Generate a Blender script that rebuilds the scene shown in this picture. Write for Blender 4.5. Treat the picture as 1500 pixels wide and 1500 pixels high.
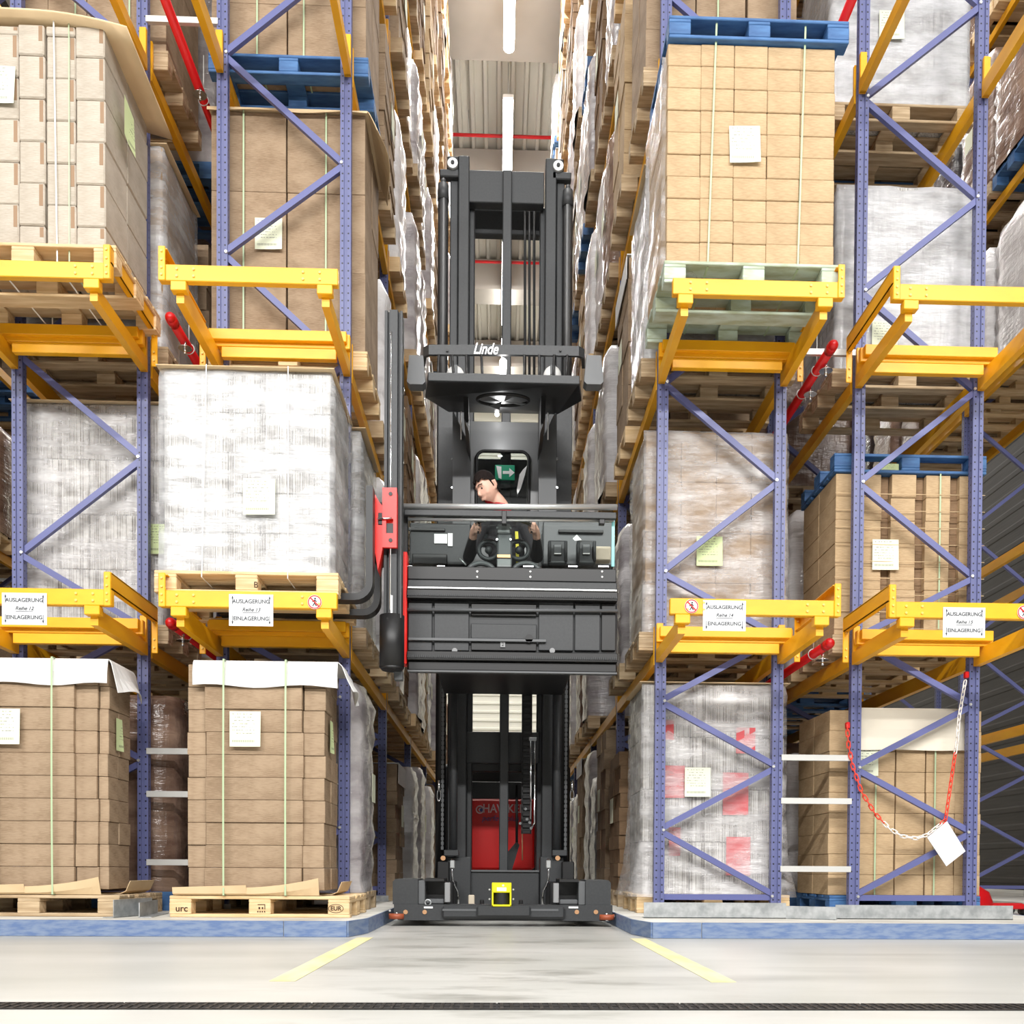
import bpy, bmesh, math, random
from mathutils import Vector, Matrix, noise
from math import pi, sin, cos
for _o in list(bpy.data.objects): bpy.data.objects.remove(_o)
SC = bpy.context.scene
COL = SC.collection
random.seed(7)

# ------------------------------------------------------------------ camera
FPX, YAW, PIT, ROLL, VPX, VPY = 1363.0, .032, .0175, .0062, 729.0, 1271.0
CAMP = Vector((0, 0, .445))
CR = Matrix.Rotation(-YAW, 3, 'Z') @ Matrix.Rotation(pi/2-PIT, 3, 'X') @ Matrix.Rotation(ROLL, 3, 'Z')
_d = CR.transposed() @ Vector((0, 1, 0))
PPX = VPX - FPX*_d.x/-_d.z
PPY = VPY + FPX*_d.y/-_d.z
cd = bpy.data.cameras.new('camera'); cam = bpy.data.objects.new('camera', cd); COL.objects.link(cam)
cam.matrix_world = Matrix.Translation(CAMP) @ CR.to_4x4()
cd.sensor_width = 36; cd.lens = FPX/1500*36
cd.shift_x = (750-PPX)/1500; cd.shift_y = (PPY-750)/1500
cd.clip_end = 200
SC.camera = cam
def at(x, y, Y):
    r = CR @ Vector(((x-PPX)/FPX, -(y-PPY)/FPX, -1))
    return CAMP + r*(Y/r.y)

# ------------------------------------------------------------------ light and exposure
vs = SC.view_settings
vs.view_transform = 'Standard'; vs.look = 'None'; vs.gamma = 1; vs.use_curve_mapping = False
vs.exposure = 0.38
W = bpy.data.worlds.new('hall_ambient'); SC.world = W; W.use_nodes = True
W.node_tree.nodes['Background'].inputs[0].default_value = (1, .985, .96, 1)
W.node_tree.nodes['Background'].inputs[1].default_value = .1
def area(name, loc, sx, sy, power, rot=(0, 0, 0), col=(1, .985, .965)):
    l = bpy.data.lights.new(name, 'AREA'); l.shape = 'RECTANGLE'; l.size = sx; l.size_y = sy
    l.energy = power; l.color = col
    o = bpy.data.objects.new(name, l); COL.objects.link(o); o.location = loc; o.rotation_euler = rot
    return o
# fluorescent rows over the cross aisle in front of the racks (hung under the hall roof)
for i, (yy, zz, p) in enumerate(((-7.5, 9.0, 920), (-2.5, 10.0, 370), (3.2, 11.0, 90))):
    for xx in (-6.5, 0, 6.5):
        area('cross_aisle_lamp', (xx, yy, zz), 5.5, .35, p, rot=(.6 if yy < -5 else (.3 if yy < 2 else .1), 0, 0))
# strip lamps over the aisle and its two neighbours
for xx in (.1, -5.0, 5.1):
    for yy in (9, 14, 19, 24.5, 29):
        area('aisle_lamp', (xx, yy, 16.3), .25, 3.6, 260)

# ------------------------------------------------------------------ materials
def lin(c):
    return tuple((v/255/12.92 if v/255 <= .04045 else ((v/255+.055)/1.055)**2.4) for v in c)
MATS = {}
class N:
    def __init__(s, name):
        s.m = bpy.data.materials.new(name); s.m.use_nodes = True
        s.t = s.m.node_tree; s.b = s.t.nodes['Principled BSDF']; s.out = s.t.nodes['Material Output']; MATS[name] = s.m
    def n(s, ty, **kw):
        o = s.t.nodes.new(ty)
        for k, v in kw.items(): setattr(o, k, v)
        return o
    def l(s, a, b): s.t.links.new(a, b)
    def math(s, op, a, b=None, c=None):
        o = s.n('ShaderNodeMath', operation=op)
        for i, v in enumerate((a, b, c)):
            if v is None: continue
            if isinstance(v, (int, float)): o.inputs[i].default_value = v
            else: s.l(v, o.inputs[i])
        return o.outputs[0]
    def coord(s, scale, kind='Object'):
        tc = s.n('ShaderNodeTexCoord'); mp = s.n('ShaderNodeMapping'); mp.inputs['Scale'].default_value = scale
        s.l(tc.outputs[kind], mp.inputs[0]); return mp.outputs[0]
    def noise(s, scale, detail=3, rough=.55, kind='Object'):
        nz = s.n('ShaderNodeTexNoise'); nz.inputs['Scale'].default_value = 1
        nz.inputs['Detail'].default_value = detail; nz.inputs['Roughness'].default_value = rough
        s.l(s.coord(scale, kind), nz.inputs['Vector']); return nz.outputs[0]
    def ramp(s, f, lo, hi):
        r = s.n('ShaderNodeMapRange'); r.inputs[1].default_value = lo; r.inputs[2].default_value = hi; s.l(f, r.inputs[0]); return r.outputs[0]
    def mix(s, f, a, b):
        o = s.n('ShaderNodeMix', data_type='RGBA')
        if isinstance(f, (int, float)): o.inputs[0].default_value = f
        else: s.l(f, o.inputs[0])
        for i, v in ((6, a), (7, b)):
            if isinstance(v, tuple): o.inputs[i].default_value = (*v[:3], 1)
            else: s.l(v, o.inputs[i])
        return o.outputs[2]
    def bump(s, h, strength=.3, dist=.01):
        b = s.n('ShaderNodeBump'); b.inputs['Strength'].default_value = strength; b.inputs['Distance'].default_value = dist
        s.l(h, b.inputs['Height']); s.l(b.outputs[0], s.b.inputs['Normal'])
def mat(name, col, rough=.5, metal=0, dark=None, nscale=(8, 8, 8), lo=.35, hi=.65, rnd=0, bump=0, bscale=None, spec=.5, detail=3, emit=0):
    a = N(name); b = a.b
    c = lin(col); b.inputs['Base Color'].default_value = (*c, 1)
    b.inputs['Roughness'].default_value = rough; b.inputs['Metallic'].default_value = metal
    b.inputs['Specular IOR Level'].default_value = spec
    out = None
    if dark is not None:
        nz = a.noise(nscale, detail)
        out = a.mix(a.ramp(nz, lo, hi), lin(dark), c)
    if rnd:
        oi = a.n('ShaderNodeObjectInfo')
        v = a.n('ShaderNodeHueSaturation')
        a.l(a.math('MULTIPLY_ADD', oi.outputs['Random'], rnd*2, 1-rnd), v.inputs['Value'])
        if out is None: v.inputs['Color'].default_value = (*c, 1)
        else: a.l(out, v.inputs['Color'])
        out = v.outputs[0]
    if out is not None: a.l(out, b.inputs['Base Color'])
    if bump: a.bump(a.noise(bscale or nscale, detail), bump, .01)
    if emit:
        b.inputs['Emission Color'].default_value = (1, .98, .95, 1); b.inputs['Emission Strength'].default_value = emit
    return a.m
mat('floor_concrete', (214, 213, 207), .42, dark=(186, 184, 176), nscale=(.5, 1.6, 1), lo=.3, hi=.62, bump=.05, bscale=(40, 40, 40), detail=6)
def floor_mat():
    a = N('floor_concrete_worn'); b = a.b
    base = a.mix(a.ramp(a.noise((.45, 1.5, 1), 6), .3, .65), lin((170, 170, 164)), lin((192, 191, 186)))
    # tyre wear along the aisle mouth: broken dark scuffs
    tc = a.n('ShaderNodeTexCoord'); sp = a.n('ShaderNodeSeparateXYZ'); a.l(tc.outputs['Object'], sp.inputs[0])
    inx = a.ramp(a.math('ABSOLUTE', sp.outputs[0]), 1.1, .35)
    sc = a.ramp(a.noise((1.3, 3.2, 1), 5, .65), .5, .68)
    far = a.ramp(a.noise((.35, 1.9, 1), 4), .58, .75)
    f = a.math('MAXIMUM', a.math('MULTIPLY', inx, sc), a.math('MULTIPLY', far, .5))
    a.l(a.mix(a.math('MULTIPLY', f, .6), base, lin((96, 95, 86))), b.inputs['Base Color'])
    b.inputs['Roughness'].default_value = .38
    a.bump(a.noise((30, 30, 30), 4), .04)
floor_mat()
mat('plinth_concrete', (216, 214, 206), .6, dark=(184, 181, 172), nscale=(2, 4, 2))
mat('kerb_blue', (92, 114, 154), .5, dark=(122, 138, 164), nscale=(9, 9, 40), lo=.4, hi=.62, bump=.1, detail=5)
mat('rack_blue', (94, 99, 148), .4, rnd=.04, spec=.5)
def upright_mat():
    a = N('upright_blue'); b = a.b
    tc = a.n('ShaderNodeTexCoord'); sp = a.n('ShaderNodeSeparateXYZ'); a.l(tc.outputs['Object'], sp.inputs[0])
    z = a.math('SUBTRACT', a.math('FRACT', a.math('MULTIPLY', sp.outputs[2], 1/.055)), .5)
    dz = a.math('MULTIPLY', z, .055)
    def hole(ax, pos):
        d = a.math('SUBTRACT', a.math('ABSOLUTE', ax), pos)
        r = a.math('ADD', a.math('POWER', d, 2.0), a.math('POWER', dz, 2.0))
        return a.math('LESS_THAN', r, .0065**2)
    m = a.math('MAXIMUM', hole(sp.outputs[0], .022), hole(sp.outputs[1], .02))
    a.l(a.mix(m, lin((94, 99, 142)), lin((22, 22, 38))), b.inputs['Base Color'])
    b.inputs['Roughness'].default_value = .42
upright_mat()
mat('beam_bolt', (232, 196, 96), .4)
mat('beam_yellow', (240, 176, 24), .38, rnd=.03, dark=(232, 164, 14), nscale=(3, 3, 9))
mat('galvanised', (196, 199, 200), .42, .65, dark=(160, 164, 166), nscale=(14, 14, 14))
mat('bolt_zinc', (225, 225, 222), .3, .7)
mat('pipe_red', (196, 16, 22), .35)
mat('pale_steel', (202, 202, 198), .45, .2)
mat('roof_sheet', (214, 209, 197), .6)
mat('roof_girder', (196, 188, 178), .7, dark=(180, 172, 163), nscale=(.6, .6, .6))
mat('back_wall', (224, 221, 206), .6)
mat('side_wall', (60, 56, 52), .7, dark=(50, 47, 43), nscale=(1, 1, 30))
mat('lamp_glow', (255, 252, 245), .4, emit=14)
mat('lamp_housing', (230, 230, 228), .4)
mat('line_yellow', (222, 212, 142), .6, dark=(206, 202, 170), nscale=(8, 3, 3))
mat('grate', (70, 66, 62), .5, .4, dark=(40, 38, 36), nscale=(30, 30, 30))
# cardboard: fine horizontal edges of the flattened cartons
def card(name, col, col2, rough=.8, zs=160, rnd=.05, bump=.25):
    a = N(name); b = a.b
    fine = a.noise((22, 22, zs*2), 2, .6); blot = a.noise((5, 5, 7), 4)
    f = a.math('ADD', a.math('MULTIPLY', fine, .45), a.math('MULTIPLY', blot, .55))
    c = a.mix(a.ramp(f, .36, .6), lin(col2), lin(col))
    oi = a.n('ShaderNodeObjectInfo'); v = a.n('ShaderNodeHueSaturation')
    a.l(a.math('MULTIPLY_ADD', oi.outputs['Random'], rnd*2, 1-rnd), v.inputs['Value']); a.l(c, v.inputs['Color'])
    a.l(v.outputs[0], b.inputs['Base Color']); b.inputs['Roughness'].default_value = rough
    b.inputs['Specular IOR Level'].default_value = .2
    a.bump(fine, bump, .006)
card('card_brown', (166, 144, 119), (134, 112, 89))
card('card_deep', (142, 116, 90), (114, 90, 66))
card('card_tan', (193, 167, 132), (172, 146, 112), zs=70, rnd=.04)
card('card_pale', (190, 180, 166), (168, 157, 142), zs=110, rnd=.04)
card('card_shade', (120, 92, 66), (92, 70, 50))
card('card_grey', (176, 172, 164), (128, 122, 114), zs=60)
def edgecard(name, col, col2):
    a = N(name); b = a.b
    v = a.noise((120, 120, 1.5), 2, .7); r = a.noise((6, 6, 9), 3)
    f = a.math('ADD', a.math('MULTIPLY', v, .6), a.math('MULTIPLY', r, .4))
    a.l(a.mix(a.ramp(f, .38, .6), lin(col2), lin(col)), b.inputs['Base Color']); b.inputs['Roughness'].default_value = .8
    a.bump(v, .3, .006)
edgecard('card_edge', (206, 204, 200), (96, 90, 84))
edgecard('card_edge_brown', (176, 150, 124), (100, 78, 62))
mat('board_tan', (222, 196, 156), .75, dark=(206, 178, 138), nscale=(2, 2, 2))
mat('board_white', (218, 217, 215), .7, dark=(208, 207, 205), nscale=(2, 2, 2))
mat('board_ivory', (226, 218, 200), .7)
mat('strap_green', (172, 192, 154), .4)
mat('strap_white', (236, 234, 228), .4)
mat('strap_black', (30, 28, 28), .4)
mat('print_red', (196, 78, 82), .6)
mat('slot_brown', (150, 122, 96), .8)
mat('wood_fresh', (226, 200, 158), .75, dark=(202, 170, 124), nscale=(3, 30, 30), lo=.35, hi=.65, rnd=.08)
mat('wood_aged', (198, 176, 144), .8, dark=(160, 136, 104), nscale=(3, 30, 30), lo=.35, hi=.65, rnd=.1)
mat('wood_blue', (74, 118, 168), .6, dark=(50, 88, 136), nscale=(4, 20, 20), rnd=.08)
mat('wood_mint', (186, 200, 186), .7, dark=(160, 168, 140), nscale=(4, 14, 14), lo=.4, hi=.6, rnd=.08)
mat('wood_brand', (60, 40, 26), .8)
def paper(name, col):
    a = N(name); b = a.b
    tc = a.n('ShaderNodeTexCoord'); sp = a.n('ShaderNodeSeparateXYZ'); a.l(tc.outputs['Generated'], sp.inputs[0])
    u = sp.outputs[0]; v = sp.outputs[2]
    rows = a.math('LESS_THAN', a.math('FRACT', a.math('MULTIPLY', v, 11)), .28)
    nz = a.n('ShaderNodeTexNoise'); nz.inputs['Scale'].default_value = 1; nz.inputs['Detail'].default_value = 2
    a.l(a.coord((14, 1, 11), 'Generated'), nz.inputs['Vector'])
    word = a.math('GREATER_THAN', nz.outputs[0], .5)
    inx = a.math('MULTIPLY', a.math('GREATER_THAN', u, .08), a.math('LESS_THAN', u, .8))
    txt = a.math('MULTIPLY', a.math('MULTIPLY', rows, word), a.math('MULTIPLY', inx, a.math('GREATER_THAN', v, .3)))
    bar = a.math('MULTIPLY', a.math('MULTIPLY', a.math('GREATER_THAN', v, .12), a.math('LESS_THAN', v, .19)), a.math('MULTIPLY', inx, a.math('GREATER_THAN', a.math('FRACT', a.math('MULTIPLY', u, 31)), .45)))
    f = a.math('ADD', a.math('MULTIPLY', txt, .7), a.math('MULTIPLY', bar, .8))
    a.l(a.mix(f, lin(col), lin((90, 92, 84))), b.inputs['Base Color']); b.inputs['Roughness'].default_value = .7
paper('label_paper', (226, 230, 204))
paper('label_green', (208, 222, 168))
def film(name, col, fac, rough=.18):
    a = N(name); b = a.b
    b.inputs['Base Color'].default_value = (*lin(col), 1); b.inputs['Roughness'].default_value = rough
    b.inputs['Specular IOR Level'].default_value = .8
    nz = a.noise((2.2, 2.2, 7), 4, .6)
    a.bump(a.math('ADD', a.noise((2.5, 2.5, 22), 4, .6), a.math('MULTIPLY', a.noise((26, 26, 5), 2), .35)), .55, .02)
    tr = a.n('ShaderNodeBsdfTransparent'); mx = a.n('ShaderNodeMixShader')
    a.l(a.math('MULTIPLY_ADD', a.ramp(nz, .36, .64), .46, fac-.2), mx.inputs[0])
    a.l(tr.outputs[0], mx.inputs[1]); a.l(b.outputs[0], mx.inputs[2]); a.l(mx.outputs[0], a.out.inputs[0])
film('film_clear', (230, 228, 228), .26)
film('film_white', (228, 229, 231), .36)
film('film_milky', (222, 222, 224), .55)
def wrap(name, col, col2):
    a = N(name); b = a.b
    a.l(a.mix(a.ramp(a.noise((2, 2, 5), 4), .35, .65), lin(col2), lin(col)), b.inputs['Base Color'])
    b.inputs['Roughness'].default_value = .22; b.inputs['Specular IOR Level'].default_value = .7
    a.bump(a.math('ADD', a.noise((3, 3, 16), 4, .6), a.math('MULTIPLY', a.noise((18, 18, 4), 2), .5)), .6, .025)
wrap('wrap_white', (232, 230, 230), (196, 192, 192))
wrap('wrap_grey', (200, 196, 196), (150, 144, 146))
wrap('wrap_brown', (150, 124, 106), (104, 80, 68))
wrap('wrap_black', (70, 64, 66), (44, 40, 42))
# truck
mat('truck_grey', (50, 52, 54), .5, dark=(45, 47, 49), nscale=(60, 60, 60), bump=.08, bscale=(300, 300, 300))
mat('truck_mid', (88, 90, 92), .45)
mat('truck_light', (136, 137, 138), .4)
mat('truck_black', (22, 22, 23), .45)
mat('rubber_black', (20, 20, 21), .6)
mat('truck_red', (232, 30, 20), .35)
mat('battery_red', (222, 18, 16), .38)
mat('chrome', (228, 230, 232), .18, 1)
mat('silver_bar', (205, 208, 208), .3, .7)
mat('brass', (206, 160, 120), .35, .6)
mat('copper_tyre', (150, 74, 44), .5)
mat('scanner_yellow', (240, 232, 30), .4)
mat('print_white', (245, 245, 245), .5)
mat('print_pale', (226, 190, 196), .5)
mat('print_blue', (70, 70, 130), .5)
mat('ink', (70, 72, 76), .7)
mat('ink_black', (24, 24, 26), .7)
mat('sign_white', (218, 220, 222), .5)
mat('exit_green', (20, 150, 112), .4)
mat('chain_red', (236, 66, 44), .4)
mat('chain_white', (244, 238, 232), .4)
mat('skin', (226, 178, 156), .5)
mat('hair', (36, 27, 25), .9, dark=(22, 16, 15), nscale=(90, 90, 90), spec=.2)
mat('jacket', (28, 26, 30), .8)
mat('shirt_red', (196, 30, 44), .7)
mat('trousers', (36, 36, 46), .8)
mat('eye_dark', (40, 26, 22), .3)
mat('beige_box', (196, 184, 164), .7)
mat('vest_yellow', (206, 196, 40), .6)
def glass(name, tint, fac):
    a = N(name); tr = a.n('ShaderNodeBsdfTransparent'); tr.inputs[0].default_value = (*tint, 1)
    gl = a.n('ShaderNodeBsdfGlossy'); gl.inputs['Roughness'].default_value = .03
    mx = a.n('ShaderNodeMixShader'); fr = a.n('ShaderNodeFresnel'); fr.inputs[0].default_value = 1.45
    a.l(a.math('ADD', fr.outputs[0], fac), mx.inputs[0]); a.l(tr.outputs[0], mx.inputs[1]); a.l(gl.outputs[0], mx.inputs[2]); a.l(mx.outputs[0], a.out.inputs[0])
glass('cab_glass', (.94, .97, .96), .015)
glass('rear_glass', (.75, .78, .78), .1)
mat('glass_edge', (120, 190, 190), .2)

# ------------------------------------------------------------------ mesh helpers
class MB:
    def __init__(s): s.v = []; s.f = []; s.m = []; s.sm = []
    def add(s, vs, fs, m=0, smooth=False):
        k = len(s.v); s.v += [tuple(v) for v in vs]
        s.f += [tuple(i+k for i in f) for f in fs]; s.m += [m]*len(fs); s.sm += [smooth]*len(fs); return s
    def box(s, x0, x1, y0, y1, z0, z1, m=0, c=0):
        if x1 < x0: x0, x1 = x1, x0
        if y1 < y0: y0, y1 = y1, y0
        if z1 < z0: z0, z1 = z1, z0
        if c <= 0:
            vs = [(x, y, z) for z in (z0, z1) for y in (y0, y1) for x in (x0, x1)]
            return s.add(vs, [(0, 2, 3, 1), (4, 5, 7, 6), (0, 1, 5, 4), (2, 6, 7, 3), (0, 4, 6, 2), (1, 3, 7, 5)], m)
        c = min(c, (x1-x0)*.45, (y1-y0)*.45, (z1-z0)*.45)
        vs = []; idx = {}
        X = (x0, x1); Y = (y0, y1); Z = (z0, z1)
        for i in (0, 1):
            for j in (0, 1):
                for k in (0, 1):
                    sx, sy, sz = (c if i == 0 else -c), (c if j == 0 else -c), (c if k == 0 else -c)
                    idx[i, j, k, 0] = len(vs); vs.append((X[i], Y[j]+sy, Z[k]+sz))
                    idx[i, j, k, 1] = len(vs); vs.append((X[i]+sx, Y[j], Z[k]+sz))
                    idx[i, j, k, 2] = len(vs); vs.append((X[i]+sx, Y[j]+sy, Z[k]))
        fs = []
        for i in (0, 1):
            q = [idx[i, 0, 0, 0], idx[i, 1, 0, 0], idx[i, 1, 1, 0], idx[i, 0, 1, 0]]; fs.append(q if i else q[::-1])
            q = [idx[0, i, 0, 1], idx[1, i, 0, 1], idx[1, i, 1, 1], idx[0, i, 1, 1]]; fs.append(q[::-1] if i else q)
            q = [idx[0, 0, i, 2], idx[1, 0, i, 2], idx[1, 1, i, 2], idx[0, 1, i, 2]]; fs.append(q if i else q[::-1])
        for a in (0, 1):
            for b in (0, 1):
                e = [idx[0, a, b, 1], idx[1, a, b, 1], idx[1, a, b, 2], idx[0, a, b, 2]]; fs.append(e if a != b else e[::-1])
                e = [idx[a, 0, b, 0], idx[a, 1, b, 0], idx[a, 1, b, 2], idx[a, 0, b, 2]]; fs.append(e[::-1] if a != b else e)
                e = [idx[a, b, 0, 0], idx[a, b, 1, 0], idx[a, b, 1, 1], idx[a, b, 0, 1]]; fs.append(e if a != b else e[::-1])
                for k in (0, 1):
                    t = [idx[a, b, k, 0], idx[a, b, k, 1], idx[a, b, k, 2]]; fs.append(t if (a+b+k) % 2 else t[::-1])
        return s.add(vs, fs, m)
    def prism(s, poly, axis, a0, a1, m=0):
        # poly: 2D points in the other two axes (in xyz order)
        def p(u, w, t): return {'x': (t, u, w), 'y': (u, t, w), 'z': (u, w, t)}[axis]
        n = len(poly); vs = [p(u, w, a0) for u, w in poly]+[p(u, w, a1) for u, w in poly]
        fs = [tuple(range(n))[::-1], tuple(range(n, 2*n))]+[(i, (i+1) % n, n+(i+1) % n, n+i) for i in range(n)]
        return s.add(vs, fs, m)
    def tube(s, pts, r, n=8, m=0, smooth=True, cap=True, closed=False):
        pts = [Vector(p) for p in pts]; k = len(s.v); vs = []; N_ = len(pts)
        ref = None
        for i, p in enumerate(pts):
            if closed: t = (pts[(i+1) % N_]-pts[i-1]).normalized()
            else: t = (pts[min(i+1, N_-1)]-pts[max(i-1, 0)]).normalized()
            if ref is None:
                ref = Vector((0, 0, 1)) if abs(t.z) < .9 else Vector((1, 0, 0))
            u = (ref - t*ref.dot(t)).normalized(); w = t.cross(u); ref = u
            rr = r[i] if isinstance(r, (list, tuple)) else r
            for j in range(n):
                a = 2*pi*j/n; vs.append(p+u*(rr*cos(a))+w*(rr*sin(a)))
        fs = []
        for i in range(N_ if closed else N_-1):
            i2 = (i+1) % N_
            for j in range(n):
                j2 = (j+1) % n; fs.append((i*n+j, i*n+j2, i2*n+j2, i2*n+j))
        s.add(vs, fs, m, smooth)
        if cap and not closed:
            s.f.append(tuple(k+j for j in range(n))[::-1]); s.m.append(m); s.sm.append(False)
            s.f.append(tuple(k+(N_-1)*n+j for j in range(n))); s.m.append(m); s.sm.append(False)
        return s
    def cyl(s, p0, p1, r, n=16, m=0, r1=None): return s.tube([p0, p1], [r, r if r1 is None else r1], n, m)
    def grid(s, pts, nu, nv, m=0, smooth=True, wrap_u=False):
        fs = []
        for j in range(nv-1):
            for i in range(nu if wrap_u else nu-1):
                i2 = (i+1) % nu; fs.append((j*nu+i, j*nu+i2, (j+1)*nu+i2, (j+1)*nu+i))
        return s.add(pts, fs, m, smooth)
    def ball(s, c, r, n=10, m=0, sx=1, sy=1, sz=1):
        vs = []; c = Vector(c)
        for j in range(n+1):
            t = pi*j/n
            for i in range(n*2):
                a = pi*i/n; vs.append((c.x+r*sx*sin(t)*cos(a), c.y+r*sy*sin(t)*sin(a), c.z+r*sz*cos(t)))
        return s.grid(vs, n*2, n+1, m, True, True)
def M(x): return MATS[x] if isinstance(x, str) else x
def mesh_of(name, mb, mats):
    me = bpy.data.meshes.new(name); me.from_pydata(mb.v, [], mb.f)
    for m_ in (mats if isinstance(mats, (list, tuple)) else [mats]): me.materials.append(M(m_))
    me.polygons.foreach_set('material_index', mb.m); me.polygons.foreach_set('use_smooth', mb.sm)
    me.validate(); me.update()
    return me
ORG = {}
def setp(o, label=None, cat=None, group=None, kind=None):
    if label: o['label'] = label
    if cat: o['category'] = cat
    if group: o['group'] = group
    if kind: o['kind'] = kind
    return o
def thing(name, loc, label, cat, group=None, kind=None):
    o = bpy.data.objects.new(name, None); COL.objects.link(o); o.location = loc; o.empty_display_size = .1
    ORG[o.name] = Vector(loc); return setp(o, label, cat, group, kind)
def place(name, me, pos, parent=None, rot=None):
    o = bpy.data.objects.new(name, me); COL.objects.link(o); pos = Vector(pos)
    if parent is not None: o.parent = parent; o.location = pos-ORG[parent.name]
    else: o.location = pos
    if rot: o.rotation_euler = rot
    ORG[o.name] = pos; return o
def obj(name, mb, mats, parent=None, label=None, cat=None, group=None, kind=None, base=False, fix=False):
    xs = [v[0] for v in mb.v]; ys = [v[1] for v in mb.v]; zs = [v[2] for v in mb.v]
    c = Vector(((min(xs)+max(xs))/2, (min(ys)+max(ys))/2, min(zs) if base else (min(zs)+max(zs))/2))
    mb.v = [(v[0]-c.x, v[1]-c.y, v[2]-c.z) for v in mb.v]
    me = mesh_of(name, mb, mats)
    if fix:
        b = bmesh.new(); b.from_mesh(me); bmesh.ops.recalc_face_normals(b, faces=b.faces); b.to_mesh(me); b.free()
    o = place(name, me, c, parent)
    return setp(o, label, cat, group, kind)
CACHE = {}
def cbox_mesh(sx, sy, sz, c, mats, tag='box'):
    k = (round(sx, 3), round(sy, 3), round(sz, 3), c, str(mats), tag)
    if k not in CACHE:
        b = MB(); b.box(-sx/2, sx/2, -sy/2, sy/2, -sz/2, sz/2, 0, c); CACHE[k] = mesh_of(tag, b, mats)
    return CACHE[k]
def cb(name, x0, x1, y0, y1, z0, z1, mats, parent=None, c=.004, rot=None, **kw):
    me = cbox_mesh(x1-x0, y1-y0, z1-z0, c, mats, name)
    o = place(name, me, ((x0+x1)/2, (y0+y1)/2, (z0+z1)/2), parent, rot)
    return setp(o, **kw)
def text(body, size, mats, parent, loc, name='lettering', shear=0, rotz=0, ext=.0008, align='CENTER', sx=1, bold=0):
    cu = bpy.data.curves.new('t', 'FONT'); cu.body = body; cu.size = size; cu.align_x = align; cu.align_y = 'CENTER'; cu.shear = shear; cu.extrude = ext; cu.offset = bold
    t = bpy.data.objects.new('t', cu); COL.objects.link(t)
    me = bpy.data.meshes.new_from_object(t.evaluated_get(bpy.context.evaluated_depsgraph_get()))
    bpy.data.objects.remove(t); bpy.data.curves.remove(cu)
    me.transform(Matrix.Rotation(rotz, 4, 'Z') @ Matrix.Rotation(pi/2, 4, 'X') @ Matrix.Diagonal((sx, 1, 1, 1)))
    me.materials.clear(); me.materials.append(M(mats))
    return place(name, me, loc, parent)

# ------------------------------------------------------------------ the hall
b = MB(); b.box(-14, 14, -8, 36, -.2, 0); obj('floor', b, 'floor_concrete_worn', kind='structure', label='pale grey concrete hall floor with dark tyre scuffs')
def plinth(name, poly, kerb):
    b = MB(); b.prism(poly, 'z', 0, .1); p = obj(name, b, 'plinth_concrete', kind='structure', fix=True, label='raised concrete rack plinth with blue steel kerb')
    for (a, c) in kerb:
        a = Vector((*a, 0)); c = Vector((*c, 0)); t = (c-a).normalized(); nrm = Vector((t.y, -t.x, 0))
        b = MB(); q = [a, c, c+nrm*.012, a+nrm*.012]
        b.prism([(v.x, v.y) for v in q], 'z', .002, .1025); obj('kerb', b, 'kerb_blue', p, fix=True)
plinth('plinth_left', [(-4.05, 5.9), (-.95, 5.9), (-.875, 6.25), (-.875, 20.6), (-4.05, 20.6)],
       [((-4.05, 20.6), (-4.05, 5.9)), ((-4.05, 5.9), (-1.345, 5.9)), ((-1.34, 5.9), (-.95, 5.9)), ((-.95, 5.9), (-.875, 6.25)), ((-.875, 6.25), (-.875, 20.6))])
plinth('plinth_right', [(.99, 5.9), (4.05, 5.9), (4.05, 20.6), (.915, 20.6), (.915, 6.25)],
       [((.915, 20.6), (.915, 6.25)), ((.915, 6.25), (.99, 5.9)), ((.99, 5.9), (1.3, 5.9)), ((1.305, 5.9), (4.05, 5.9)), ((4.05, 5.9), (4.05, 20.6))])
b = MB(); b.box(5.75, 9.4, 9.0, 20.6, 0, .1); obj('plinth_right_far', b, 'plinth_concrete', kind='structure', label='raised concrete plinth across the next aisle')
b = MB(); b.box(-9.4, -5.75, 9.0, 20.6, 0, .1); obj('plinth_left_far', b, 'plinth_concrete', kind='structure', label='raised concrete plinth beyond the left aisle')
# roof deck with ribs along the aisle
pts = []; xs = []
x = -9.6
while x < 9.6:
    xs += [(x, 17.6), (x+.17, 17.6), (x+.2, 17.5), (x+.27, 17.5)]; x += .3
b = MB(); vs = [(u, yy, w) for yy in (4, 33) for u, w in xs]; n = len(xs)
b.add(vs, [(i, i+1, n+i+1, n+i) for i in range(n-1)])
ceil_ = obj('ceiling', b, 'roof_sheet', kind='structure', label='pale ribbed metal roof deck high above the aisle')
for yy, w_, z_ in ((8.5, .6, 16.7), (12.5, .6, 16.7), (16.9, 2.6, 17.25), (22.4, .6, 16.75), (26.4, .6, 16.75), (30.4, .6, 16.75)):
    b = MB(); b.box(-9.6, 9.6, yy, yy+w_, z_, 17.49, 0); b.box(-9.6, 9.6, yy-.06, yy+w_+.06, z_-.12, z_, 0); obj('girder', b, 'roof_girder', ceil_)
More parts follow.
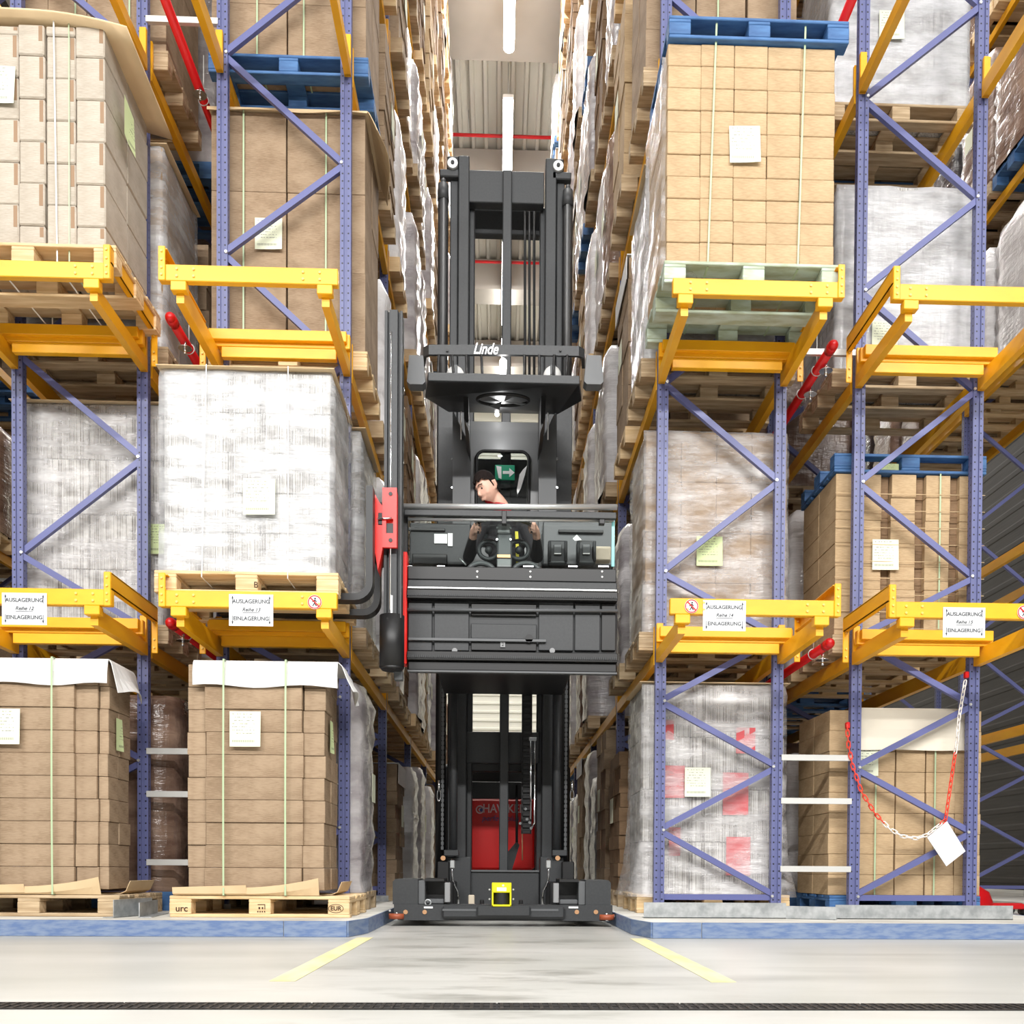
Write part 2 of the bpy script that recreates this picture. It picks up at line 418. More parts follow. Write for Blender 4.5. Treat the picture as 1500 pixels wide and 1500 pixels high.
# back wall with horizontal cladding and a slatted roller door
b = MB(); zz = 0; prof = []
while zz < 17.6:
    prof += [(32.98, zz), (32.98, zz+.2), (32.95, zz+.21), (32.95, zz+.28)]; zz += .3
vs = [(xx, p[0], p[1]) for xx in (-9.6, 9.6) for p in prof]; n = len(prof)
b.add(vs, [(i, n+i, n+i+1, i+1) for i in range(n-1)]); b.box(-9.6, 9.6, 33, 33.2, 0, 17.6)
obj('wall_back', b, 'back_wall', kind='structure', label='cream clad end wall behind the racks')
for sx, nm in ((9.6, 'wall_right'), (-9.6, 'wall_left')):
    b = MB(); zz = 0; prof = []
    s_ = 1 if sx > 0 else -1
    while zz < 17.6:
        prof += [(sx, zz), (sx, zz+.2), (sx-.008*s_, zz+.22), (sx-.008*s_, zz+.3)]; zz += .33
    vs = [(p[0], yy, p[1]) for yy in (4, 33) for p in prof]; n = len(prof)
    b.add(vs, [(i, n+i, n+i+1, i+1) for i in range(n-1)]); b.box(sx+.03*s_, sx+.2*s_, 4, 33, 0, 17.6)
    obj(nm, b, 'side_wall', kind='structure', label='dark ribbed side wall of the hall')
# aisle strip lamps
def strip_lamp(x, y0, y1, lab):
    t = thing('strip_lamp', (x, (y0+y1)/2, 16.45), lab, 'lamp', 'fluorescent strip lamps over the aisle')
    b = MB(); b.box(x-.11, x+.11, y0, y1, 16.55, 16.63, 0, .01); obj('housing', b, 'lamp_housing', t)
    b = MB(); b.tube([(x, y0+.04, 16.5), (x, y1-.04, 16.5)], .11, 10); obj('tube', b, 'lamp_glow', t)
    for yy in (y0+.3, y1-.3):
        b = MB(); b.cyl((x, yy, 16.63), (x, yy, 17.52), .008, 6); obj('hanger', b, 'pale_steel', t)
for i, (y0, y1) in enumerate(((7, 10.6), (11, 14.6), (15.0, 18.55), (19.75, 23.3), (24.2, 27.8), (28.6, 32))):
    strip_lamp(.13, y0, y1, 'bright fluorescent strip lamp over the aisle, %s from the front' % ('first second third fourth fifth sixth'.split()[i]))
for i, (yy, zz) in enumerate(((21.3, 16.95), (25.6, 16.9), (29.6, 16.7))):
    t = thing('sprinkler_pipe', (0, yy, zz), 'thin red sprinkler pipe under the roof, %s from the front' % ('first', 'second', 'third')[i], 'pipe', 'red pipes across the roof')
    b = MB(); b.cyl((-9.5, yy, zz), (9.5, yy, zz), .035, 8); obj('pipe', b, 'pipe_red', t)
    for xx in (-6, -2.5, -.75, 1.8, 6):
        b = MB(); b.cyl((xx, yy, zz), (xx, yy, 17.5), .008, 6); obj('hanger', b, 'pale_steel', t)
# floor markings and drain
for sx, lab in ((-.83, 'faded yellow floor line on the left of the aisle mouth'), (.89, 'faded yellow floor line on the right of the aisle mouth')):
    b = MB(); x0 = sx; b.add([(x0-.05, 3.62, .002), (x0+.05, 3.62, .002), (x0+.05, 5.87, .002), (x0-.05, 5.87, .002)], [(0, 1, 2, 3)]); b.box(x0-.05, x0+.05, 3.62, 5.87, .0005, .0018)
    obj('floor_line', b, 'line_yellow', label=lab, cat='floor marking', group='yellow lines at the aisle mouth')
t = thing('drain_channel', (0, 2.97, 0), 'dark slotted drain channel across the floor at the bottom edge', 'drain')
b = MB(); b.box(-4.2, 4.2, 2.9, 3.04, -.03, .001); obj('channel', b, 'ink_black', t)
k = 0
for i in range(14):
    x0 = -4.2+i*.6; b = MB()
    for s_ in (2.905, 3.027): b.box(x0+.003, x0+.597, s_, s_+.008, -.001, .004)
    for j in range(19): b.box(x0+.01+j*.0315, x0+.021+j*.0315, 2.913, 3.027, 0, .004)
    b.box(x0+.003, x0+.597, 2.966, 2.974, 0, .004)
    obj('grating', b, 'grate', t)

# ------------------------------------------------------------------ pallet racks
LV = [2.13, 4.225, 6.43, 8.6, 10.75, 12.9, 15.05]
FY = [7.1, 9.4, 12.0, 14.6, 17.2, 19.8]
ZTOP = 17.0
UW, UD = .08, .09
def upr_profile():
    h = UW/2; d = UD/2
    return [(-h, -d), (-.012, -d), (-.012, -d+.012), (.012, -d+.012), (.012, -d), (h, -d), (h, d*.2), (h-.014, d*.35), (h-.014, d), (-h+.014, d), (-h+.014, d*.35), (-h, d*.2)]
def upright_mesh(z1):
    k = ('upr', z1)
    if k not in CACHE:
        b = MB(); b.prism(upr_profile(), 'z', -(z1-.1)/2, (z1-.1)/2); me = mesh_of('upright', b, 'upright_blue')
        bm_ = bmesh.new(); bm_.from_mesh(me); bmesh.ops.recalc_face_normals(bm_, faces=bm_.faces); bm_.to_mesh(me); bm_.free(); CACHE[k] = me
    return CACHE[k]
def brace(row, p, q, Y):
    # channel section brace between the uprights
    p = Vector(p); q = Vector(q); L = (q-p).length; t = (q-p).normalized()
    k = ('brace', round(L, 2))
    if k not in CACHE:
        b = MB(); h = .022; L2 = round(L, 2)/2
        b.prism([(-h, -.018), (h, -.018), (h, .018), (h-.005, .018), (h-.005, -.012), (-h+.005, -.012), (-h+.005, .018), (-h, .018)], 'x', -L2, L2)
        b.v = [(x, z, y) for x, y, z in b.v]
        me = mesh_of('brace', b, 'rack_blue'); bm_ = bmesh.new(); bm_.from_mesh(me); bmesh.ops.recalc_face_normals(bm_, faces=bm_.faces); bm_.to_mesh(me); bm_.free(); CACHE[k] = me
    o = place('brace', CACHE[k], (p+q)/2, row); o.rotation_euler = (0, -math.atan2(t.z, t.x), 0)
def bolt(row, x, y, z, parent=None, r=.011):
    k = ('bolt', r); bm_ = 'bolt_zinc' if r > .01 else 'beam_bolt'
    if k not in CACHE:
        b = MB(); b.cyl((0, .004, 0), (0, -.01, 0), r, 8); CACHE[k] = mesh_of('bolt', b, bm_)
    return place('bolt', CACHE[k], (x, y, z), parent or row)
def beam_mesh(L, h=.12, w=.05):
    k = ('beam', round(L, 3), h, w)
    if k not in CACHE:
        b = MB(); b.prism([(-w/2, -h/2), (w/2, -h/2), (w/2, h/2-.03), (w/2-.018, h/2-.03), (w/2-.018, h/2), (-w/2, h/2)], 'y', -L/2, L/2)
        me = mesh_of('beam', b, 'beam_yellow'); bm_ = bmesh.new(); bm_.from_mesh(me); bmesh.ops.recalc_face_normals(bm_, faces=bm_.faces); bm_.to_mesh(me); bm_.free(); CACHE[k] = me
    return CACHE[k]
def visible(z, Y): return z < .6+1310*Y/FPX
def rack(label, x0, x1, start, nodes, nframes=6, pd=None, flue=0, nbrace=3, first=0, lv0=0):
    xl, xr = x0+UW/2, x1-UW/2
    row = thing('pallet_rack', ((x0+x1)/2, FY[first], .1), label, 'rack', 'pallet racks')
    for fi in range(first, nframes):
        Y = FY[fi]; zt = min(ZTOP, .5+1330*Y/FPX+1.2)
        for xx in (xl, xr):
            u = place('upright', upright_mesh(round(zt, 2)), (xx, Y, .1+(zt-.1)/2), row)
            fp = MB(); fp.box(xx-.07, xx+.07, Y-.06, Y+.06, .1005, .108); fp.box(xx-.07, xx+.07, Y-.062, Y-.056, .1005, .16)
            obj('foot_plate', fp, 'galvanised', row)
        if fi < first+nbrace:
            zs = [z for z in nodes if z < zt-.2]
            lo = zs[0]
            brace(row, (xl, Y-.01, lo-.01), (xr, Y-.01, lo-.01), Y)
            for i in range(len(zs)-1):
                side = (start+i) % 2; a, c = (xl+.03, xr-.03) if side == 0 else (xr-.03, xl+.03)
                brace(row, (a, Y-.02+.012*(i % 2), zs[i]+.02), (c, Y-.02+.012*(i % 2), zs[i+1]-.02), Y)
            if fi == first:
                for i, z in enumerate(zs):
                    a = xl+.03 if (start+i) % 2 == 0 else xr-.03
                    bolt(row, a, Y-.045, z)
        # beams of the bay behind this frame and their connector plates
        for li, z in enumerate(LV):
            if li < lv0 or not visible(z, Y+2.6): continue
            for xx, s_ in ((x0+.025, -1), (x1-.025, 1)):
                if fi < nframes-1:
                    L = FY[fi+1]-Y-UD
                    o = place('beam', beam_mesh(L), (xx, Y+UD/2+L/2, z-.06), row)
                    if s_ < 0: o.rotation_euler = (0, 0, pi)
                    for yy in (Y+UD/2+.016, FY[fi+1]-UD/2-.016):
                        place('connector_plate', cbox_mesh(.052, .03, .27, .003, 'beam_yellow', 'connector_plate'), (xx, yy, z+.04), row)
    # transfer stations that reach out of the front of the rack
    for li in (pd or []):
        z = LV[li]; Y = FY[0]; yf = 6.16
        for xx, s_ in ((x0+.025, -1), (x1-.025, 1)):
            L = Y-UD/2-yf-.03
            o = place('beam', beam_mesh(L), (xx, yf+.03+L/2, z-.06), row)
            if s_ < 0: o.rotation_euler = (0, 0, pi)
            place('connector_plate', cbox_mesh(.05, .03, .29, .003, 'beam_yellow', 'connector_plate'), (xx, Y-UD/2-.016, z+.025), row)
            cb('corner_bracket', xx-.05, xx+.05, yf-.012, yf+.05, z-.06, z, 'beam_yellow', row)
        fx0, fx1 = x0-.06, x1+.06
        if flue < 0: fx0 = x0-.10
        if flue > 0: fx1 = x1+.10
        fb = cb('front_cross_beam', fx0, fx1, yf-.01, yf+.04, z, z+.105, 'beam_yellow', row)
        for xx in (fx0+.17, fx1-.17):
            for dz in (.03, .075):
                for dx in (-.03, .03): bolt(row, xx+dx*1.8, yf-.008, z+dz, fb, .008)
        if li == 2: continue
        rc = MB(); rc.box(x0-.02, x1+.02, 6.90, 6.95, z, z+.105, 0, .004); rc.box(x0, x1, 6.86, 6.9, z+.03, z+.105, 0, .003); rc.box(x0+.08, x1-.08, 6.905, 6.955, z-.075, z, 0, .003); obj('rear_cross_beam', rc, 'beam_yellow', row)
        if flue:
            gx = fx0 if flue < 0 else fx1
            a0, a1 = (gx, gx+.045) if flue < 0 else (gx-.045, gx)
            cb('end_plate', a0, a1, yf-.022, yf-.011, z-.005, z+.215, 'beam_yellow', row)
            for dz in (.03, .075, .125, .18): bolt(row, (a0+a1)/2, yf-.02, z+dz, None, .007)
            gm = MB(); g0 = gx if flue < 0 else gx-.006
            gm.box(g0, g0+.006, yf-.01, 6.97, z+.11, z+.215); gm.box(min(g0, g0+.045*-flue), max(g0, g0+.045*-flue)+.006, yf, 6.97, z+.205, z+.211)
            gm.box(min(g0, g0+.035*-flue), max(g0, g0+.035*-flue)+.006, yf, 6.97, z+.11, z+.116)
            obj('side_guide', gm, 'beam_yellow', row)
            cb('end_plate', a0, a1, 6.972, 6.982, z-.12, z+.215, 'beam_yellow', row)
            for dz in (-.08, -.02, .1, .18): bolt(row, (a0+a1)/2, 6.97, z+dz, None, .007)
    return row
ND_R = [.24, .74, 1.23, 1.72, 2.22, 2.70, 3.40, 4.12]+[4.12+.725*i for i in range(1, 19)]
ND_L = [.24, .74, 1.23, 1.72, 2.22, 2.76, 3.48, 4.22]+[4.22+.74*i for i in range(1, 19)]
XL1, XL2, XR1, XR2 = (-2.11, -1.12), (-3.61, -2.615), (1.19, 2.17), (2.695, 3.69)
ND_L1 = [.24, .74, 1.23, 1.72, 2.22, 2.76, 3.48, 4.2, 5.0, 5.68, 6.46]+[6.46+.74*i for i in range(1, 15)]
RL1 = rack('blue and yellow pallet rack just left of the truck aisle', *XL1, 0, ND_L1, pd=(0, 1, 2), flue=-1)
RL2 = rack('blue and yellow pallet rack at the left edge, behind the pale carton load', *XL2, 1, ND_L, pd=(0, 1, 2), flue=1, nframes=4)
RR1 = rack('blue and yellow pallet rack just right of the truck aisle', *XR1, 1, ND_R, pd=(0, 1), flue=1)
RR2 = rack('blue and yellow pallet rack with the red and white chain, right', *XR2, 0, ND_R, pd=(0, 1, 2), flue=-1, nframes=5)
RR3 = rack('shadowed pallet rack across the next aisle at the right edge', 6.0, 7.0, 0, ND_R, nframes=6, first=1, nbrace=5)
RL3 = rack('shadowed pallet rack across the next aisle at the left edge', -7.0, -6.0, 0, ND_R, nframes=5, first=1, nbrace=3)
# spacers between the back-to-back racks
for (xa, xb, zs, row) in ((XL2[1], XL1[0], (.47, .98, 1.3, 6.68), RL1), (XR1[1], XR2[0], (.45, .97, 1.3, 4.37), RR1)):
    for z in zs:
        b = MB(); b.box(xa-.01, xb+.01, 7.045, 7.05, z-.022, z+.022); b.box(xa-.01, xb+.01, 7.05, 7.075, z+.018, z+.022); b.box(xa-.01, xb+.01, 7.05, 7.075, z-.022, z-.018)
        obj('row_spacer', b, 'pale_steel', row)
# galvanised floor guide angles on the plinths
def angle(x0, y0, x1, y1, h, lab):
    a = Vector((x0, y0, 0)); c = Vector((x1, y1, 0)); t = (c-a).normalized(); nrm = Vector((-t.y, t.x, 0))
    b = MB(); q = [a, c, c+nrm*.006, a+nrm*.006]; b.prism([(v.x, v.y) for v in q], 'z', .1005, .1+h)
    q = [a, c, c+nrm*.08, a+nrm*.08]; b.prism([(v.x, v.y) for v in q], 'z', .1005, .106)
    obj('guide_angle', b, 'galvanised', label=lab, cat='floor guide', group='galvanised floor guides', fix=True)
angle(-2.505, 6.16, -2.42, 6.6, .12, 'galvanised guide angle beside the left pallet of brown cartons')
angle(-2.44, 6.75, -2.36, 6.2, .1, 'short galvanised guide angle left of the stamped wooden pallet')
angle(1.02, 6.45, 2.02, 6.45, .11, 'long galvanised guide angle below the red printed film load')
angle(2.02, 6.45, 2.32, 6.3, .09, 'bent galvanised guide angle between the right racks')
angle(2.36, 6.42, 3.62, 6.42, .1, 'galvanised guide angle under the rack with the chain')

# ------------------------------------------------------------------ pallets
def pallet_pieces():
    # (name, centre, size) of a 1.2 x 0.8 m flat pallet, long side along X, base at z = 0
    P = []
    for yy, w in ((-.3275, .145), (-.19, .1), (0, .145), (.19, .1), (.3275, .145)): P.append(('top_board', (0, yy, .133), (1.2, w, .022)))
    for xx in (-.5275, 0, .5275): P.append(('stringer_board', (xx, 0, .111), (.145, .8, .022)))
    for xx in (-.5275, 0, .5275):
        for yy, w in ((-.35, .1), (0, .145), (.35, .1)): P.append(('block', (xx, yy, .061), (.145, w, .078)))
    for yy, w in ((-.35, .1), (0, .145), (.35, .1)): P.append(('bottom_board', (0, yy, .011), (1.2, w, .022)))
    return P
PP = pallet_pieces()
def pallet(x, y, z, label, wood='wood_fresh', detail=True, flip=False, group='wooden pallets', rz=0, front=True):
    """x centre, y front edge, z base"""
    yc = y+.4
    if detail:
        t = thing('pallet', (x, yc, z), label, 'pallet', group)
        for nm, c, s in PP:
            zz = c[2] if not flip else .144-c[2]
            j = random.uniform(-.003, .003)
            place(nm, cbox_mesh(*s, .004, wood, nm), (x+c[0]+j*.5, yc+c[1]+j*.3, z+zz), t)
        t.rotation_euler = (0, 0, rz)
        return t
    k = ('pal', wood, flip)
    if k not in CACHE:
        b = MB()
        for nm, c, s in PP:
            zz = c[2] if not flip else .144-c[2]
            b.box(c[0]-s[0]/2, c[0]+s[0]/2, c[1]-s[1]/2, c[1]+s[1]/2, zz-s[2]/2, zz+s[2]/2)
        CACHE[k] = mesh_of('pallet', b, wood)
    o = place('pallet', CACHE[k], (x, yc, z)); o.rotation_euler = (0, 0, rz)
    return setp(o, label, 'pallet', group)
def ink_mark(par, x, y, z, s, ring=True):
    b = MB()
    if ring: b.tube([(x+s*1.5*cos(a), y-.001, z+s*cos(0)*sin(a)) for a in [2*pi*i/16 for i in range(16)]], .0025, 4, closed=True)
    obj('brand_ring', b, 'wood_brand', par)

# ------------------------------------------------------------------ loads
def label_sheet(par, x, z, y, w=.21, h=.235, mat_='label_paper', tilt=0, side=0, name='label_sheet'):
    b = MB(); nu, nv = 5, 5; top = []; bot = []
    for j in range(nv):
        for i in range(nu):
            u = i/(nu-1)-.5; v = j/(nv-1)-.5
            curl = .006*(u+.5)**3*(.5-v)
            if side == 0: top.append((x+u*w+v*h*tilt, y-.003-curl*1.5, z+v*h-u*w*tilt))
            else: top.append((y+side*(.003+curl*2), x+u*w, z+v*h-u*w*tilt))
    b.grid(top, nu, nv)
    o = obj(name, b, mat_, par); return o
def strap(par, x, y0, y1, z0, z1, mat_='strap_green', w=.012, lean=0, bow=0, seg=8):
    b = MB(); e = .0025; n = seg
    F = []
    for i in range(n+1):
        t = i/n; z = z0+(z1-z0)*t; xx = x+lean*t
        yy = y0-e-bow*sin(pi*t)
        F.append((xx-w/2, yy, z)); F.append((xx+w/2, yy, z))
    b.add(F, [(2*i, 2*i+1, 2*i+3, 2*i+2) for i in range(n)])
    xt = x+lean; b.box(xt-w/2, xt+w/2, y0-e, y1+e, z1, z1+e); b.box(x-w/2, x+w/2, y1, y1+e, z0, z1)
    b.box(x-w/2, x+w/2, y0-e, y1+e, z0-.001, z0+e)
    return obj('strap', b, mat_, par)
def bundles(par, x0, x1, y0, y1, z0, z1, cols, rows, nd, mat_, jx=.003, jy=.005, c=.0025, stag=None, skip=None, name='carton_bundle', gap=.0015, rowh=None):
    """a stack of bundles of flat cartons: cols = [(width share, how far forward)], rows, nd bundles deep"""
    W = x1-x0; tot = sum(c_[0] for c_ in cols); x = x0; H = z1-z0
    hs = rowh or [1]*rows; hs = [h/sum(hs)*H for h in hs]
    for ci, col in enumerate(cols):
        w = col[0]/tot*W; fw = col[1]; m_ = col[2] if len(col) > 2 else mat_
        D = (y1-y0)/nd
        zc = z0
        off = (stag or [0]*len(cols))[ci]
        for ri, h in enumerate(hs):
            for di in range(nd):
                if skip and skip(ci, ri, di): continue
                a0 = y0+di*D-(fw if di == 0 else 0); a1 = y0+(di+1)*D
                dx = random.uniform(-jx, jx); dy = random.uniform(-jy, jy)
                zz0, zz1 = zc+off*h, zc+h+off*h
                if zz1 > z1: zz1 = z1
                if off and ri == 0: zz0 = z0
                if zz1-zz0 < .02: continue
                me = cbox_mesh(w-gap, a1-a0-gap, zz1-zz0-.002, c, m_, name)
                place(name, me, (x+w/2+dx, (a0+a1)/2+dy, (zz0+zz1)/2), par, (0, 0, random.uniform(-.004, .004)))
            zc += h
        x += w
def fold_sheet(par, x0, x1, y0, y1, z, drop, mat_, side=1, name='cover_sheet', wav=.01, sidedrop=None, flare=.03, back=False):
    """sheet lying on a load with its front edge (and one side) folded down"""
    nu = 13; sd = sidedrop or drop
    ph = random.random()*6
    rows = []
    rows.append([(x0+(x1-x0)*i/(nu-1), y1, z) for i in range(nu)])
    rows.append([(x0+(x1-x0)*i/(nu-1), y0, z+.004) for i in range(nu)])
    rows.append([(x0+(x1-x0)*i/(nu-1), y0-.012, z-.01) for i in range(nu)])
    rows.append([(x0+(x1-x0)*i/(nu-1), y0-.018-flare*.3, z-drop*.5) for i in range(nu)])
    rows.append([(x0+(x1-x0)*i/(nu-1), y0-.016-flare*.5*abs(sin(i*.5+ph)), z-drop+wav*sin(i*.8+ph)) for i in range(nu)])
    b = MB(); b.grid([p for r in rows for p in r], nu, len(rows), smooth=False)
    if side:
        xs = x1 if side > 0 else x0; nv = 9; g = []
        for k_, (dx, dz) in enumerate(((0, .003), (.02, -.02), (.05, -sd*.55), (.085, -sd))):
            for i in range(nv):
                t = i/(nv-1); g.append((xs+side*dx*(1+.4*sin(t*5+ph)), y0+(y1-y0)*t, z+dz+(.02*sin(t*6+ph) if k_ == 3 else 0)))
        b.grid(g, nv, 4, smooth=False)
    o = obj(name, b, mat_, par)
    md = o.modifiers.new('thick', 'SOLIDIFY'); md.thickness = .005
    return o
def film_shell(par, x0, x1, y0, y1, z0, z1, mat_, seed=0, name='stretch_film', amp=.012, top=True, skirt=.0):
    rnd = random.Random(seed); b = MB(); n = 56; m = 20; r = .04
    W, D = x1-x0, y1-y0; per = []
    def edge(t):
        t = (t % 1)*2*(W+D)
        if t < W: return (x0+t, y0, 0, -1)
        t -= W
        if t < D: return (x1, y0+t, 1, 0)
        t -= D
        if t < W: return (x1-t, y1, 0, 1)
        t -= W
        return (x0, y1-t, -1, 0)
    pts = []
    for j in range(m+1):
        v = j/m; z = z0+(z1-z0)*v
        for i in range(n):
            ex, ey, nx, ny = edge(i/n)
            k_ = noise.noise(Vector((ex*3+seed, ey*3, z*4)))*amp + amp*.5*sin(z*38+i*1.3+seed)*rnd.uniform(.2, 1)
            inset = 0
            if j == m: inset = -.02
            k_ += skirt*(1-v)**6
            pts.append((ex+nx*(k_+inset), ey+ny*(k_+inset), z))
    b.grid(pts, n, m+1, 0, True, True)
    if top:
        k0 = len(b.v); cx, cy = (x0+x1)/2, (y0+y1)/2
        b.v.append((cx, cy, z1+.01)); base = k0-n
        for i in range(n): b.f.append((base+i, base+(i+1) % n, k0)); b.m.append(0); b.sm.append(False)
    return obj(name, b, mat_, par)

# single-mesh loads for the depth of the aisle
def proto_load(kind, seed, h):
    k = ('load', kind, seed)
    if k in CACHE: return CACHE[k]
    rnd = random.Random(seed); b = MB(); hx, hy = .58+rnd.uniform(-.02, .03), .385
    if kind in ('white', 'grey', 'dark', 'black'):
        n, m = 32, 14; pts = []
        for j in range(m+1):
            z = h*j/m
            for i in range(n):
                a = 2*pi*i/n; ca, sa = cos(a), sin(a); q = max(abs(ca), abs(sa)); px, py = ca/q, sa/q
                rr = 1-.05*(abs(px*py))**6
                d = 1.035+.03*noise.noise(Vector((px*2+seed*3, py*2, z*3)))+(.02*sin(z*30+i+seed))
                if j == m: d *= .95
                pts.append((px*hx*d*rr, py*hy*d*rr, z))
        b.grid(pts, n, m+1, 0, True, True); b.add([(0, 0, h+.01)], []); c0 = len(b.v)-1; base = m*n
        for i in range(n): b.f.append((base+i, base+(i+1) % n, c0)); b.m.append(0); b.sm.append(False)
        mats = {'white': 'wrap_white', 'grey': 'wrap_grey', 'dark': 'wrap_brown', 'black': 'wrap_black'}[kind]
        mats = [mats, 'label_paper']
        if rnd.random() < .7:
            s = 1 if seed % 2 else -1
            for sx in (-1, 1): b.box(sx*(hx*1.075), sx*(hx*1.075)+.002, .02, .2, h*.45, h*.45+.23, 1)
    else:
        rows = rnd.choice((8, 9, 10)); rh = h/rows
        for r_ in range(rows):
            for ci in range(3):
                for di in range(2):
                    j = lambda: rnd.uniform(-.012, .012)
                    xx0 = -hx+ci*(2*hx/3); yy0 = -hy+di*hy
                    b.box(xx0+j(), xx0+2*hx/3-.004+j(), yy0+j(), yy0+hy-.004+j(), r_*rh, (r_+1)*rh-.003, 0)
        mats = [{'brown': 'card_brown', 'tan': 'card_tan', 'deep': 'card_deep', 'cap': 'card_brown'}[kind], 'board_white', 'label_paper']
        if kind == 'cap':
            b.box(-hx-.02, hx+.02, -hy-.02, hy+.02, h, h+.008, 1)
            for s in (-1, 1): b.box(s*(hx+.02)-.003, s*(hx+.02)+.003, -hy, hy, h-.2, h, 1)
        for s in (-1, 1): b.box(s*(hx+.014)-.001, s*(hx+.014)+.001, -.02, .19, h*.5, h*.5+.23, 2)
    CACHE[k] = mesh_of('load', b, mats); return CACHE[k]
KIND = {'white': ('white film-wrapped load', 'film_wrapped_load'), 'grey': ('grey film-wrapped load', 'film_wrapped_load'), 'dark': ('brown film-wrapped load', 'film_wrapped_load'),
        'black': ('black film-wrapped load', 'film_wrapped_load'),
        'brown': ('stack of brown flat cartons', 'carton_stack'), 'tan': ('stack of tan flat cartons', 'carton_stack'), 'deep': ('stack of dark brown flat cartons', 'carton_stack'), 'cap': ('white-topped stack of brown cartons', 'carton_stack')}
ORDW = 'first second third fourth fifth sixth seventh eighth ninth tenth'.split()
def stored(xc, y, z, kind, seed, where, h=None, wood=None, rz=0):
    h = h or (1.25, 1.5, 1.62, 1.4)[seed % 4]
    lab, nm = KIND[kind]
    wood = wood or ('wood_blue' if seed % 11 == 0 else ('wood_aged', 'wood_fresh')[seed % 2])
    pallet(xc, y, z, ('blue' if wood == 'wood_blue' else 'bare wooden')+' pallet, '+where, wood, False, group='stored pallets in the racks')
    o = place(nm, proto_load(kind, seed % 9, h), (xc, y+.4, z+.1445))
    setp(o, lab+', '+where, 'pallet load', 'stored loads in the racks')
LEVELW = ['floor level']+['%s level' % ORDW[i] for i in range(8)]
def fill(rowname, xc, bays, skip=(), lv=range(8), flip=False, npos=None, pool=('white', 'grey', 'brown', 'dark', 'cap', 'white', 'tan', 'white', 'deep', 'white', 'grey')):
    rnd = random.Random(len(rowname)*13+int(xc*10))
    for bi in bays:
        y0 = FY[bi]+.075; n = 2 if bi == 0 else 3
        step = (FY[bi+1]-FY[bi]-.1)/n
        for li in lv:
            z = .1 if li == 0 else LV[li-1]
            for pi_ in range(n):
                if (bi, li, pi_) in skip: continue
                if npos and pi_ >= npos: continue
                Y = y0+pi_*step+.02
                if not visible(z+.1, Y+.4): continue
                if rnd.random() < .06: continue
                seed = rnd.randrange(1000)
                where = '%s, %s, %s bay, %s' % (rowname, LEVELW[li], ORDW[bi], ('front', 'middle', 'back')[pi_] if n == 3 else ('front', 'back')[pi_])
                stored(xc+rnd.uniform(-.03, .03), Y, z+.001, rnd.choice(pool), seed, where)
cL1, cL2, cR1, cR2 = (sum(XL1)/2, sum(XL2)/2, sum(XR1)/2, sum(XR2)/2)
fill('left aisle rack', cL1, range(5), skip={(0, l, 0) for l in (1, 2, 3)})
fill('right aisle rack', cR1, range(5), skip={(0, l, 0) for l in (0, 1, 2, 3)})
fill('outer left rack', cL2, range(3), skip={(0, l, 0) for l in (1, 2, 3)}, lv=range(5), pool=('brown', 'deep', 'dark', 'deep', 'grey'))
fill('outer right rack', cR2, range(3), skip={(0, l, 0) for l in (0, 1, 2, 3)}, lv=range(5), pool=('brown', 'deep', 'dark', 'white', 'grey'))
fill('far right rack', 6.5, range(1, 4), lv=(3, 4, 5, 6), pool=('dark', 'white', 'deep', 'cap', 'black'))
fill('far left rack', -6.5, range(1, 3), lv=(1, 2, 3), pool=('brown', 'deep', 'dark'))

# ------------------------------------------------------------------ loads one can see in full
# lower left: two stacks of brown flat cartons under folded white sheets
def brown_front(xa, xb, yf, cols, name_lab, strapx, labx, cx1, dp):
    t = thing('carton_stack', ((xa+xb)/2, yf+.4, .245), name_lab, 'pallet load', 'brown carton stacks on the floor plinth')
    z0, z1 = .262, 1.80
    bundles(t, xa, xb, yf+.03, yf+dp-.03, z0+.02, z1, cols, 10, 2, 'card_brown', jx=.006, jy=.008, c=.003)
    b = MB(); nu = 11
    for (p0, p1, lift) in ((xa-.08, (xa+xb)/2-.05, .0), ((xa+xb)/2-.05, xb-.03, .05)):
        g = []
        for (yy, dz) in ((yf+.5, .0), (yf+.01, .0), (yf-.015, .012), (yf-.022, .062)):
            for i in range(nu):
                u = i/(nu-1); g.append((p0+(p1-p0)*u, yy-(.012*u if dz > .05 else 0), z0-.014+dz*(.85+.25*u)+(lift*u*u if dz > .005 else 0)))
        b.grid(g, nu, 4, smooth=False)
    g = []
    for (xx, dz) in ((xb-.2, 0), (xb+.02, 0), (xb+.06, .02), (xb+.09, .09)):
        for i in range(5): g.append((xx, yf+.2+.45*i/4, z0-.014+dz))
    b.grid(g, 5, 4, smooth=False)
    o = obj('base_sheet', b, 'board_tan', t); md = o.modifiers.new('thick', 'SOLIDIFY'); md.thickness = .004
    fold_sheet(t, xa+.05, cx1, yf+.02, yf+dp-.02, z1+.012, .165, 'board_white', side=1, sidedrop=.2)
    for x in strapx: strap(t, x, yf-.024, yf+dp, .25, z1+.02, 'strap_green', bow=.006)
    label_sheet(t, labx, 1.36, yf-.012, .205, .235, 'label_paper')
    label_sheet(t, yf+.2, 1.34, xb+.012, .1, .22, 'label_green', side=1)
    return t
pallet(-1.595, 6.3, .1005, 'stamped wooden pallet under the brown cartons, left of the truck', 'wood_fresh')
brown_front(-2.09, -1.17, 6.3, [(.125, -.022), (.645, .012), (.145, -.012)], 'strapped brown flat cartons with white folded top sheet, left of the truck', (-1.83, -1.42), -1.69, -1.08, .55)
pallet(-3.125, 6.3, .1005, 'worn wooden pallet under the brown cartons at the left edge', 'wood_aged')
